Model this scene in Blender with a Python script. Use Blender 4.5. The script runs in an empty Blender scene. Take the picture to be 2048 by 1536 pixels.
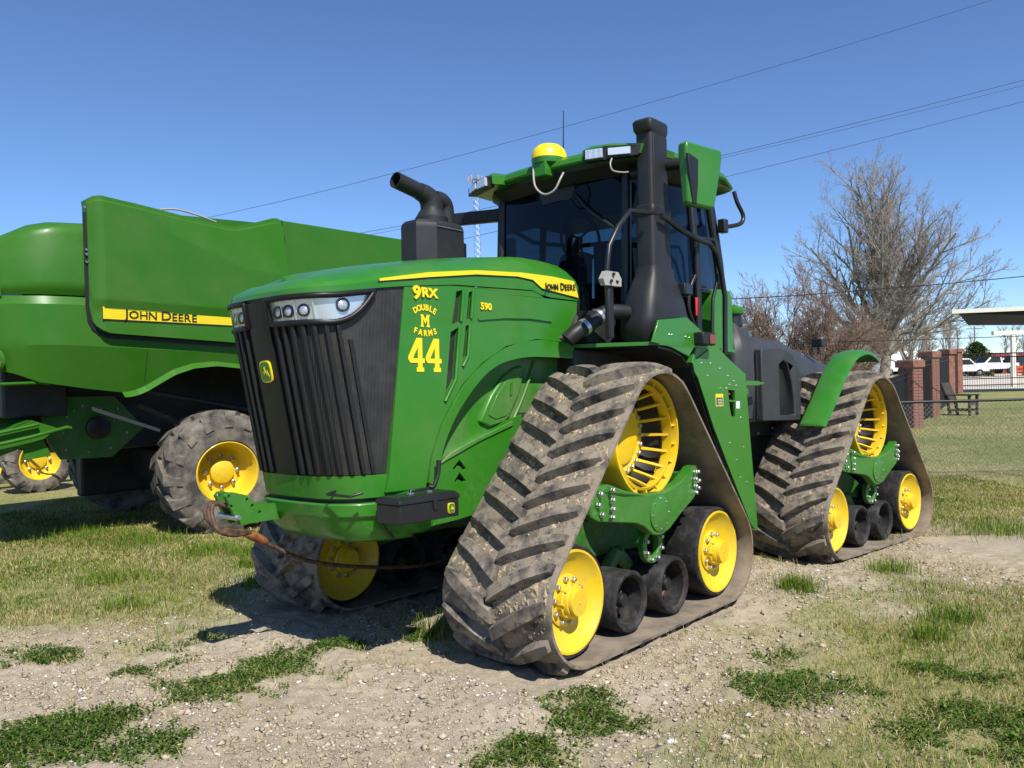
import bpy, bmesh, math, random
import numpy as np
from mathutils import Matrix, Vector, geometry
D = math.pi / 180
rng = np.random.default_rng(7)
random.seed(7)
S = bpy.context.scene
COL = S.collection

# ------------------------------------------------------------------ camera
def camera():
    cd = bpy.data.cameras.new('camera'); co = bpy.data.objects.new('camera', cd); COL.objects.link(co)
    cd.sensor_width = 36; cd.sensor_fit = 'HORIZONTAL'; cd.lens = 1619.71 / 2048 * 36
    cd.clip_start = 0.05; cd.clip_end = 3000
    p, r = -0.71 * D, 1.558 * D
    R = Vector((1, 0, 0)); F = Vector((0, math.cos(p), math.sin(p))); U = Vector((0, -math.sin(p), math.cos(p)))
    R2 = R * math.cos(r) - U * math.sin(r); U2 = R * math.sin(r) + U * math.cos(r)
    m = Matrix.Identity(4)
    for i in range(3):
        m[i][0] = R2[i]; m[i][1] = U2[i]; m[i][2] = -F[i]
    m[2][3] = 1.7376
    co.matrix_world = m
    S.camera = co
camera()

# ------------------------------------------------------------------ sky, sun, exposure
SUN_EL = 51 * D
SUN_AZ = math.atan2(0.44, -0.898)          # clockwise from +Y
w = bpy.data.worlds.new('World'); S.world = w; w.use_nodes = True
nt = w.node_tree; nt.nodes.clear()
sky = nt.nodes.new('ShaderNodeTexSky'); sky.sky_type = 'NISHITA'; sky.sun_disc = False
sky.sun_elevation = SUN_EL; sky.sun_rotation = SUN_AZ
sky.altitude = 2500; sky.air_density = 1.0; sky.dust_density = 0.0; sky.ozone_density = 8.0
bg = nt.nodes.new('ShaderNodeBackground'); bg.inputs['Strength'].default_value = 0.125
wo = nt.nodes.new('ShaderNodeOutputWorld')
nt.links.new(sky.outputs[0], bg.inputs[0]); nt.links.new(bg.outputs[0], wo.inputs[0])
sl = bpy.data.lights.new('sun', 'SUN'); sl.energy = 5.0; sl.angle = 0.5 * D; sl.color = (1, 0.955, 0.88)
so = bpy.data.objects.new('sun', sl); COL.objects.link(so)
tos = Vector((math.sin(SUN_AZ) * math.cos(SUN_EL), math.cos(SUN_AZ) * math.cos(SUN_EL), math.sin(SUN_EL)))
so.rotation_euler = tos.to_track_quat('Z', 'Y').to_euler(); so.location = (20, -20, 30)
S.view_settings.view_transform = 'Standard'; S.view_settings.look = 'None'
S.view_settings.exposure = 0.40; S.view_settings.gamma = 1.0
S.render.engine = 'CYCLES'
S.cycles.max_bounces = 8; S.cycles.transparent_max_bounces = 16

# ------------------------------------------------------------------ materials
def nmat(name):
    m = bpy.data.materials.new(name); m.use_nodes = True
    n = m.node_tree.nodes; l = m.node_tree.links
    b = n['Principled BSDF']
    return m, n, l, b
def noise(n, l, scale, detail=4, rough=.6, coord='Object', vec=None):
    t = n.new('ShaderNodeTexNoise'); t.inputs['Scale'].default_value = scale
    t.inputs['Detail'].default_value = detail; t.inputs['Roughness'].default_value = rough
    if vec is None:
        c = n.new('ShaderNodeTexCoord'); l.new(c.outputs[coord], t.inputs['Vector'])
    else: l.new(vec, t.inputs['Vector'])
    return t
def ramp(n, l, src, p0, p1, c0=(0, 0, 0, 1), c1=(1, 1, 1, 1)):
    r = n.new('ShaderNodeValToRGB'); r.color_ramp.elements[0].position = p0; r.color_ramp.elements[1].position = p1
    r.color_ramp.elements[0].color = c0; r.color_ramp.elements[1].color = c1
    l.new(src, r.inputs[0]); return r
def mixc(n, l, fac, a, b):
    m = n.new('ShaderNodeMix'); m.data_type = 'RGBA'
    for i, v in ((0, fac), (6, a), (7, b)):
        if hasattr(v, 'is_output') or isinstance(v, bpy.types.NodeSocket): l.new(v, m.inputs[i])
        else: m.inputs[i].default_value = v if i == 0 else (*v[:3], 1)
    return m.outputs[2]
def bump(n, l, b, src, strength, dist):
    u = n.new('ShaderNodeBump'); u.inputs['Strength'].default_value = strength; u.inputs['Distance'].default_value = dist
    l.new(src, u.inputs['Height']); l.new(u.outputs[0], b.inputs['Normal'])
def paint(name, col, rough=.3, dust=.12, coat=.3, dcol=(.30, .25, .17), dscale=3.0, metal=0.0, spec=.4, splash=.55):
    m, n, l, b = nmat(name)
    t = noise(n, l, dscale, 6, .65); r = ramp(n, l, t.outputs[0], .38, .75)
    k0 = n.new('ShaderNodeMath'); k0.operation = 'MULTIPLY'; k0.inputs[1].default_value = dust
    l.new(r.outputs[0], k0.inputs[0])
    # mud splash: fine speckle that thins out with height above the ground
    tc = n.new('ShaderNodeTexCoord'); sx = n.new('ShaderNodeSeparateXYZ'); l.new(tc.outputs['Object'], sx.inputs[0])
    mr = n.new('ShaderNodeMapRange'); mr.inputs[1].default_value = 1.35; mr.inputs[2].default_value = .25; mr.inputs[3].default_value = 0; mr.inputs[4].default_value = 1; l.new(sx.outputs[2], mr.inputs[0])
    ts = noise(n, l, 26, 6, .75); rs = ramp(n, l, ts.outputs[0], .50, .66)
    tb2 = noise(n, l, 2.6, 3, .6); rb2 = ramp(n, l, tb2.outputs[0], .35, .7)
    k1 = n.new('ShaderNodeMath'); k1.operation = 'MULTIPLY'; l.new(rs.outputs[0], k1.inputs[0]); l.new(mr.outputs[0], k1.inputs[1])
    k2 = n.new('ShaderNodeMath'); k2.operation = 'MULTIPLY'; l.new(k1.outputs[0], k2.inputs[0]); l.new(rb2.outputs[0], k2.inputs[1])
    k3 = n.new('ShaderNodeMath'); k3.operation = 'MULTIPLY'; l.new(k2.outputs[0], k3.inputs[0]); k3.inputs[1].default_value = splash
    k = n.new('ShaderNodeMath'); k.operation = 'ADD'; k.use_clamp = True; l.new(k0.outputs[0], k.inputs[0]); l.new(k3.outputs[0], k.inputs[1])
    l.new(mixc(n, l, k.outputs[0], col, dcol), b.inputs['Base Color'])
    rr = n.new('ShaderNodeMath'); rr.operation = 'MULTIPLY_ADD'; rr.inputs[1].default_value = .25; rr.inputs[2].default_value = rough
    l.new(r.outputs[0], rr.inputs[0]); l.new(rr.outputs[0], b.inputs['Roughness'])
    b.inputs['Coat Weight'].default_value = coat; b.inputs['Coat Roughness'].default_value = .12; b.inputs['Specular IOR Level'].default_value = spec
    b.inputs['Metallic'].default_value = metal
    t2 = noise(n, l, 1.7, 2, .5); bump(n, l, b, t2.outputs[0], .05, .02)
    return m
def plain(name, col, rough=.5, metal=0.0, spec=.5, bscale=None, bstr=.15, bdist=.002, var=.0, vscale=6):
    m, n, l, b = nmat(name)
    b.inputs['Roughness'].default_value = rough; b.inputs['Metallic'].default_value = metal
    b.inputs['Specular IOR Level'].default_value = spec
    if var:
        t = noise(n, l, vscale, 5, .6); r = ramp(n, l, t.outputs[0], .3, .75)
        l.new(mixc(n, l, r.outputs[0], [c * (1 - var) for c in col], [min(1, c * (1 + var)) for c in col]), b.inputs['Base Color'])
    else: b.inputs['Base Color'].default_value = (*col, 1)
    if bscale:
        t = noise(n, l, bscale, 4, .6); bump(n, l, b, t.outputs[0], bstr, bdist)
    return m
def two(name, c0, c1, scale, p0=.4, p1=.6, rough=.85, bstr=.3, bdist=.004, bscale=None, detail=6, c2=None, scale2=None):
    m, n, l, b = nmat(name)
    t = noise(n, l, scale, detail, .65); r = ramp(n, l, t.outputs[0], p0, p1, (*c0, 1), (*c1, 1))
    out = r.outputs[0]
    if c2:
        t3 = noise(n, l, scale2, 5, .7); r3 = ramp(n, l, t3.outputs[0], .52, .68)
        out = mixc(n, l, r3.outputs[0], out, c2)
    l.new(out, b.inputs['Base Color']); b.inputs['Roughness'].default_value = rough
    b.inputs['Specular IOR Level'].default_value = .3
    t2 = noise(n, l, bscale or scale * 4, 6, .7); bump(n, l, b, t2.outputs[0], bstr, bdist)
    return m
def glassmat(name, tint, refl=.55, rough=.02):
    m = bpy.data.materials.new(name); m.use_nodes = True
    n = m.node_tree.nodes; l = m.node_tree.links; n.clear()
    o = n.new('ShaderNodeOutputMaterial'); mx = n.new('ShaderNodeMixShader')
    t = n.new('ShaderNodeBsdfTransparent'); t.inputs[0].default_value = (*tint, 1)
    g = n.new('ShaderNodeBsdfGlossy'); g.inputs['Roughness'].default_value = rough; g.inputs[0].default_value = (.9, .95, 1, 1)
    f = n.new('ShaderNodeLayerWeight'); f.inputs[0].default_value = .5
    pw = n.new('ShaderNodeMath'); pw.operation = 'POWER'; pw.inputs[1].default_value = 4.0; l.new(f.outputs['Facing'], pw.inputs[0])
    k = n.new('ShaderNodeMath'); k.operation = 'MULTIPLY_ADD'; k.inputs[1].default_value = .8; k.inputs[2].default_value = .045 * refl
    l.new(pw.outputs[0], k.inputs[0]); l.new(k.outputs[0], mx.inputs[0]); l.new(t.outputs[0], mx.inputs[1]); l.new(g.outputs[0], mx.inputs[2])
    l.new(mx.outputs[0], o.inputs[0]); return m

MT = {}
MT['green'] = paint('green_paint', (.024, .165, .009), .28, .09, .22)
MT['green_dusty'] = paint('green_paint_dusty', (.028, .175, .012), .38, .40, .1, dscale=2.2)
MT['green_frame'] = paint('green_frame_paint', (.024, .160, .010), .34, .14, .12)
MT['green_combine'] = paint('combine_green_paint', (.026, .128, .006), .36, .08, .05, dscale=1.2, spec=.25)
MT['yellow'] = paint('yellow_paint', (.72, .485, .006), .38, .20, .12, dscale=7.0)
MT['decal_yellow'] = plain('decal_yellow', (.78, .60, .012), .4)
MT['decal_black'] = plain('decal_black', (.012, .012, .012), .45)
MT['decal_white'] = plain('decal_white', (.8, .8, .78), .5)
MT['blackp'] = plain('black_plastic', (.0135, .0138, .0145), .48, 0, .35, bscale=160, bstr=.2, bdist=.001, var=.25)
MT['tankp'] = plain('charcoal_plastic', (.038, .039, .042), .52, 0, .4, bscale=160, bstr=.2, bdist=.001, var=.2)
MT['stackp'] = plain('black_moulded_plastic', (.019, .0195, .021), .5, 0, .38, bscale=160, bstr=.25, bdist=.001, var=.25)
MT['blackm'] = plain('black_metal', (.012, .012, .013), .38, var=.2)
MT['blackg'] = plain('black_gloss', (.009, .009, .010), .42, 0, .3)
MT['steel'] = plain('zinc_steel', (.55, .56, .57), .33, .9, var=.25, vscale=40)
MT['chrome'] = plain('lamp_reflector', (.90, .90, .89), .26, .6)
MT['rubber'] = two('track_rubber', (.030, .029, .028), (.225, .185, .138), 5.5, .28, .52, .9, .5, .006, 26, c2=(.05, .05, .052), scale2=16)
MT['rubber_in'] = two('belt_inside_rubber', (.10, .082, .062), (.25, .205, .155), 4, .3, .6, .85, .3, .004, 20)
MT['lug'] = two('lug_rubber', (.028, .028, .029), (.235, .195, .148), 6.5, .34, .56, .9, .5, .005, 34, c2=(.045, .046, .05), scale2=22)
MT['roller'] = two('roller_rubber', (.014, .014, .015), (.06, .055, .048), 14, .45, .75, .7, .4, .003, 60)
MT['tyre'] = two('tyre_rubber', (.050, .046, .042), (.20, .175, .14), 4.2, .38, .62, .92, .5, .006, 30)
MT['rust'] = two('rust', (.10, .035, .012), (.30, .11, .035), 14, .35, .65, .85)
MT['rope'] = two('wire_rope', (.035, .022, .014), (.13, .075, .045), 30, .35, .65, .7)
MT['dark'] = plain('dark_machinery', (.018, .020, .019), .6, var=.4)
MT['shaded_green'] = paint('shaded_green_steel', (.020, .12, .014), .4, .25, .05)  # same green paint, with the shade under the machines put into its colour
MT['glass'] = glassmat('cab_glass', (.22, .31, .35))
MT['glass_side'] = glassmat('side_glass', (.085, .11, .125))
MT['lens'] = glassmat('lamp_lens', (.9, .92, .95), .3)
MT['red'] = plain('red_lens', (.55, .02, .012), .25)
MT['amber'] = plain('amber_lens', (.20, .035, .012), .25)
MT['seat'] = plain('seat_cloth', (.03, .035, .04), .8)
MT['cream'] = plain('cab_trim', (.22, .20, .15), .7)
MT['greyp'] = plain('grey_plastic', (.32, .30, .27), .5)

def mesh_grille():
    m, n, l, b = nmat('perforated_grille')
    c = n.new('ShaderNodeTexCoord'); wv = n.new('ShaderNodeTexWave'); wv.bands_direction = 'X'
    mp = n.new('ShaderNodeMapping'); mp.inputs['Rotation'].default_value = (0, 0, 0.6)
    l.new(c.outputs['Object'], mp.inputs[0]); l.new(mp.outputs[0], wv.inputs['Vector'])
    wv.inputs['Scale'].default_value = 38; wv.inputs['Distortion'].default_value = 0
    r = ramp(n, l, wv.outputs[0], .3, .7, (.006, .006, .007, 1), (.030, .029, .028, 1))
    t = noise(n, l, 5, 4); r2 = ramp(n, l, t.outputs[0], .45, .75)
    l.new(mixc(n, l, r2.outputs[0], r.outputs[0], (.045, .04, .033)), b.inputs['Base Color'])
    b.inputs['Roughness'].default_value = .5
    bump(n, l, b, wv.outputs[0], .5, .003); return m
MT['mesh'] = mesh_grille()

# ------------------------------------------------------------------ builders
I4 = Matrix.Identity(4)
CUR = [I4]
def link(o, parent=None, mw=None):
    COL.objects.link(o)
    if parent is not None: o.parent = parent
    o.matrix_local = mw if mw is not None else (I4 if parent is not None and parent.parent is not None else CUR[0])
    return o
def mobj(name, verts, faces, mat, parent=None, smooth=35, bevel=0, segs=2, mw=None, mats=None):
    me = bpy.data.meshes.new(name)
    me.from_pydata([tuple(map(float, v)) for v in verts], [], [tuple(map(int, f)) for f in faces])
    me.validate()
    bm = bmesh.new(); bm.from_mesh(me); bmesh.ops.recalc_face_normals(bm, faces=bm.faces); bm.to_mesh(me); bm.free()
    me.materials.append(MT[mat] if isinstance(mat, str) else mat)
    if smooth:
        me.polygons.foreach_set('use_smooth', [True] * len(me.polygons)); me.set_sharp_from_angle(angle=smooth * D)
    o = bpy.data.objects.new(name, me)
    link(o, parent, mw)
    if bevel:
        b = o.modifiers.new('bevel', 'BEVEL'); b.width = bevel; b.segments = segs; b.limit_method = 'ANGLE'; b.angle_limit = 40 * D
        b.harden_normals = False
    return o
def share(o, name, parent, mw):
    c = bpy.data.objects.new(name, o.data); COL.objects.link(c); c.parent = parent; c.matrix_local = mw; return c
def empty(name, m, **kw):
    o = bpy.data.objects.new(name, None); COL.objects.link(o); o.matrix_world = m; o.empty_display_size = .2
    for k, v in kw.items(): o[k] = v
    return o
def tag(o, label, cat, group=None):
    o['label'] = label; o['category'] = cat
    if group: o['group'] = group
    return o
def boxg(x0, x1, y0, y1, z0, z1):
    v = [(x, y, z) for z in (z0, z1) for y in (y0, y1) for x in (x0, x1)]
    f = [(0, 2, 3, 1), (4, 5, 7, 6), (0, 1, 5, 4), (2, 6, 7, 3), (0, 4, 6, 2), (1, 3, 7, 5)]
    return v, f
def box(name, x0, x1, y0, y1, z0, z1, mat, parent=None, bevel=.006, mw=None):
    v, f = boxg(x0, x1, y0, y1, z0, z1); return mobj(name, v, f, mat, parent, bevel=bevel, mw=mw)
class MB:
    def __init__(s): s.v = []; s.f = []
    def add(s, v, f):
        k = len(s.v); s.v += list(v); s.f += [tuple(i + k for i in q) for q in f]; return s
    def box(s, *a): return s.add(*boxg(*a))
    def tube(s, pts, r, n=8, closed=False): return s.add(*tubeg(pts, r, n, closed))
    def obj(s, name, mat, parent=None, **kw): return mobj(name, s.v, s.f, mat, parent, **kw)
def prismg(poly, a, b, axis='y', holes=()):
    """polygon in the plane of the two other axes, extruded from a to b along axis"""
    def P(p, t):
        return {'y': (p[0], t, p[1]), 'x': (t, p[0], p[1]), 'z': (p[0], p[1], t)}[axis]
    loops = [list(poly)] + [list(h) for h in holes]
    v = []; f = []; n = sum(len(q) for q in loops)
    flat = [p for q in loops for p in q]
    v = [P(p, a) for p in flat] + [P(p, b) for p in flat]
    if holes:
        tri = geometry.tessellate_polygon([[Vector((p[0], p[1], 0)) for p in q] for q in loops])
        f += [tuple(t) for t in tri] + [tuple(i + n for i in t[::-1]) for t in tri]
    else:
        f += [tuple(range(n)), tuple(range(2 * n - 1, n - 1, -1))]
    k = 0
    for q in loops:
        m = len(q)
        for i in range(m):
            j = (i + 1) % m; f.append((k + i, k + j, k + j + n, k + i + n))
        k += m
    return v, f
def prism(name, poly, a, b, mat, parent=None, axis='y', holes=(), bevel=0, smooth=30, mw=None):
    v, f = prismg(poly, a, b, axis, holes); return mobj(name, v, f, mat, parent, smooth=smooth, bevel=bevel, mw=mw)
def catmull(pts, k=6, closed=False):
    p = [Vector(q) for q in pts]; n = len(p); out = []
    rngi = range(n) if closed else range(n - 1)
    for i in rngi:
        p0 = p[(i - 1) % n] if closed or i > 0 else p[0]; p1 = p[i]; p2 = p[(i + 1) % n]
        p3 = p[(i + 2) % n] if closed or i + 2 < n else p[-1]
        for j in range(k):
            t = j / k
            out.append(.5 * ((2 * p1) + (p2 - p0) * t + (2 * p0 - 5 * p1 + 4 * p2 - p3) * t * t + (3 * p1 - p0 - 3 * p2 + p3) * t ** 3))
    if not closed: out.append(p[-1])
    return out
def tubeg(pts, r, n=8, closed=False):
    p = [Vector(q) for q in pts]; m = len(p); v = []; f = []
    rad = r if hasattr(r, '__len__') else [r] * m
    up = None
    for i in range(m):
        if closed: t = p[(i + 1) % m] - p[i - 1]
        else: t = p[min(i + 1, m - 1)] - p[max(i - 1, 0)]
        t = t.normalized() if t.length > 1e-9 else Vector((0, 0, 1))
        if up is None:
            up = Vector((0, 0, 1)) if abs(t.z) < .9 else Vector((1, 0, 0))
        a = (up - t * up.dot(t)); a = a.normalized() if a.length > 1e-6 else t.orthogonal().normalized()
        b = t.cross(a); up = a
        for j in range(n):
            an = 2 * math.pi * j / n
            v.append(p[i] + (a * math.cos(an) + b * math.sin(an)) * rad[i])
    for i in range(m if closed else m - 1):
        for j in range(n):
            i2 = (i + 1) % m
            f.append((i * n + j, i * n + (j + 1) % n, i2 * n + (j + 1) % n, i2 * n + j))
    if not closed:
        f.append(tuple(range(n - 1, -1, -1))); f.append(tuple((m - 1) * n + j for j in range(n)))
    return v, f
def tube(name, pts, r, mat, parent=None, n=8, k=0, closed=False, mw=None):
    if k:
        if hasattr(r, '__len__'): r = [float(q) for q in np.interp(np.linspace(0, len(r) - 1, (len(pts) - 1) * k + 1), range(len(r)), r)]
        pts = catmull(pts, k, closed)
    v, f = tubeg(pts, r, n, closed); return mobj(name, v, f, mat, parent, smooth=50, mw=mw)
def latheg(prof, n=32, axis='y', c=(0, 0, 0), closed=False, cap=True):
    """prof: (radius, offset along axis)"""
    v = []; f = []; m = len(prof)
    for r, t in prof:
        for j in range(n):
            a = 2 * math.pi * j / n; ca, sa = math.cos(a) * r, math.sin(a) * r
            q = {'y': (ca, t, sa), 'z': (ca, sa, t), 'x': (t, ca, sa)}[axis]
            v.append((q[0] + c[0], q[1] + c[1], q[2] + c[2]))
    for i in range(m if closed else m - 1):
        i2 = (i + 1) % m
        for j in range(n):
            f.append((i * n + j, i * n + (j + 1) % n, i2 * n + (j + 1) % n, i2 * n + j))
    if not closed and cap:
        if prof[0][0] > 1e-6: f.append(tuple(range(n)))
        if prof[-1][0] > 1e-6: f.append(tuple((m - 1) * n + j for j in range(n - 1, -1, -1)))
    return v, f
def lathe(name, prof, mat, parent=None, n=32, axis='y', c=(0, 0, 0), closed=False, smooth=40, mw=None, cap=False):
    v, f = latheg(prof, n, axis, c, closed, cap); return mobj(name, v, f, mat, parent, smooth=smooth, mw=mw)
def loft(name, rings, mat, parent=None, cap=True, closed=True, smooth=35, bevel=0, mw=None):
    n = len(rings[0]); v = [q for r in rings for q in r]; f = []
    for i in range(len(rings) - 1):
        for j in range(n if closed else n - 1):
            k = (j + 1) % n; f.append((i * n + j, i * n + k, (i + 1) * n + k, (i + 1) * n + j))
    if cap and closed: f += [tuple(range(n - 1, -1, -1)), tuple((len(rings) - 1) * n + j for j in range(n))]
    return mobj(name, v, f, mat, parent, smooth=smooth, bevel=bevel, mw=mw)
def text(name, s, size, mw, mat, parent, extrude=.002, bold=0.0, align='CENTER', sx=1.0, spacing=1.0):
    cu = bpy.data.curves.new(name, 'FONT'); cu.body = s; cu.size = size; cu.align_x = align; cu.align_y = 'CENTER'
    cu.extrude = extrude; cu.offset = bold; cu.resolution_u = 3; cu.space_character = spacing
    o = bpy.data.objects.new(name, cu); COL.objects.link(o)
    me = bpy.data.meshes.new_from_object(o.evaluated_get(bpy.context.evaluated_depsgraph_get()))
    bpy.data.objects.remove(o); bpy.data.curves.remove(cu)
    me.materials.clear(); me.materials.append(MT[mat])
    ob = bpy.data.objects.new(name, me); COL.objects.link(ob); ob.parent = parent
    ob.matrix_local = CUR[0] @ mw @ Matrix.Diagonal((sx, 1, 1, 1)); return ob
def lettering(name, words, size, o, xdir, up, mat, parent, bold=0.0, extrude=.002, sx=1.0, gap=.12, space=.35, lift=0.0):
    """small capitals: the first letter of every word is taller"""
    cur = 0.0; made = []
    for wd in words:
        for i, ch in enumerate(wd):
            sz = size * (1.22 if i == 0 else 1.0)
            cu = bpy.data.curves.new(name, 'FONT'); cu.body = ch; cu.size = sz; cu.extrude = extrude; cu.offset = bold; cu.resolution_u = 3
            ob = bpy.data.objects.new(name, cu); COL.objects.link(ob)
            me = bpy.data.meshes.new_from_object(ob.evaluated_get(bpy.context.evaluated_depsgraph_get())); bpy.data.objects.remove(ob); bpy.data.curves.remove(cu)
            co = np.array([v.co[:] for v in me.vertices]); x0, x1 = co[:, 0].min(), co[:, 0].max()
            made.append((me, cur - x0 * sx, ch)); cur += (x1 - x0) * sx + size * gap
        cur += size * space
    tot = cur - size * (space + gap)
    for me, dx, ch in made:
        me.materials.clear(); me.materials.append(MT[mat]); ob = bpy.data.objects.new(name, me); COL.objects.link(ob); ob.parent = parent
        ob.matrix_local = frame_m(o, xdir, up) @ at(dx - tot / 2, -size * .36, lift) @ Matrix.Diagonal((sx, 1, 1, 1))
def frame_m(o, x, z):
    """matrix with local x along x, local y along z (up) and normal x cross z"""
    X = Vector(x).normalized(); Y = Vector(z).normalized(); N = X.cross(Y).normalized(); Y = N.cross(X)
    m = Matrix.Identity(4)
    for i in range(3): m[i][0] = X[i]; m[i][1] = Y[i]; m[i][2] = N[i]; m[i][3] = o[i]
    return m
def at(*p): return Matrix.Translation(Vector(p))
def lin(x, xs, ys): return float(np.interp(x, xs, ys))
# ================================================================== tracked tractor
def tractor_matrix():
    th, tp, tr = 41.1975 * D, 1.6069 * D, .8587 * D
    f = Vector((-math.sin(th), -math.cos(th), 0)); l = Vector((math.cos(th), -math.sin(th), 0)); u = Vector((0, 0, 1))
    f2 = f * math.cos(tp) + u * math.sin(tp); u2 = u * math.cos(tp) - f * math.sin(tp)
    l2 = l * math.cos(tr) + u2 * math.sin(tr); u3 = u2 * math.cos(tr) - l * math.sin(tr)
    m = Matrix.Identity(4)
    for i in range(3): m[i][0] = f2[i]; m[i][1] = l2[i]; m[i][2] = u3[i]
    m[0][3], m[1][3] = -.1185, 6.1673
    return m
TM = tractor_matrix()
WB, ART = 4.0086, -5.7867
REAR = at(-WB / 2, 0, -.0145) @ Matrix.Rotation(ART * D, 4, 'Z') @ at(WB / 2, 0, 0)
tractor = empty('tracked_tractor', TM)
tag(tractor, 'green articulated tractor on four rubber tracks with yellow wheels and number 44', 'tractor')

# ---- shared bolt meshes
def bolt_mesh(r, h, name='bolt'):
    v, f = latheg([(r * 1.25, 0), (r * 1.25, h * .25), (r, h * .25), (r, h * .9), (r * .8, h)], 6, 'y')
    o = mobj('bolt_source', v, f, 'steel', None, smooth=20); me = o.data; bpy.data.objects.remove(o); me.name = name; return me
BOLT = bolt_mesh(.014, .026, 'bolt_mesh'); BOLT_S = bolt_mesh(.0065, .008, 'small_bolt_mesh')
def bolt(parent, x, y, z, sgn=1, me=None, name='bolt', mw=None):
    o = bpy.data.objects.new(name, me or BOLT); COL.objects.link(o); o.parent = parent
    o.matrix_local = (parent.matrix_local.inverted() @ CUR[0] if False else I4) @ at(x, y, z) @ Matrix.Diagonal((1, sgn, 1, 1))
    return o

# ---- track units
YO, BW, ZD, RDV, AX, RI, RM = 1.4591, .8235, 1.2765, .4514, .8893, .3251, .1951
BT = .06
def belt_path():
    """closed path, ordered over the top from the front: list of (x, z, nx, nz, s)"""
    cs = [(AX, RI + BT, RI), (0, ZD, RDV - .045), (-AX, RI + BT, RI)]
    pts = []
    def tang(c0, c1):   # outer tangent of two circles, for anticlockwise travel in x,z with x to the right
        dx, dz = c1[0] - c0[0], c1[1] - c0[1]; d = math.hypot(dx, dz); a = math.atan2(dz, dx)
        b = math.acos((c0[2] - c1[2]) / d); return a - b
    n = len(cs); ang = [tang(cs[i], cs[(i + 1) % n]) for i in range(n)]
    for i in range(n):
        a0, a1 = ang[i - 1], ang[i]
        while a1 < a0: a1 += 2 * math.pi
        k = max(4, int((a1 - a0) / (6 * D)))
        for j in range(k + 1):
            a = a0 + (a1 - a0) * j / k; pts.append((cs[i][0], cs[i][1], cs[i][2], a))
    P = [(c[0] + c[2] * math.cos(c[3]), c[1] + c[2] * math.sin(c[3]), math.cos(c[3]), math.sin(c[3])) for c in pts]
    out = []
    for i in range(len(P)):
        p, q = P[i], P[(i + 1) % len(P)]; L = math.hypot(q[0] - p[0], q[1] - p[1]); k = max(1, int(L / .09))
        for j in range(k):
            t = j / k; out.append([p[0] + (q[0] - p[0]) * t, p[1] + (q[1] - p[1]) * t, p[2] + (q[2] - p[2]) * t, p[3] + (q[3] - p[3]) * t])
    s = 0; res = []
    for i in range(len(out)):
        res.append((*out[i], s)); p, q = out[i], out[(i + 1) % len(out)]; s += math.hypot(q[0] - p[0], q[1] - p[1])
    return res, s
PATH, PLEN = belt_path()
_s = np.array([p[4] for p in PATH] + [PLEN]); _a = np.array([p[:4] for p in PATH] + [PATH[0][:4]])
def bpos(s, y, h):
    s = s % PLEN; q = [float(np.interp(s, _s, _a[:, i])) for i in range(4)]; L = math.hypot(q[2], q[3])
    return (q[0] + q[2] / L * h, y, q[1] + q[3] / L * h)
H_IN, H_OUT, H_LUG = .012, .034, .096
NL = 34
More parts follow.
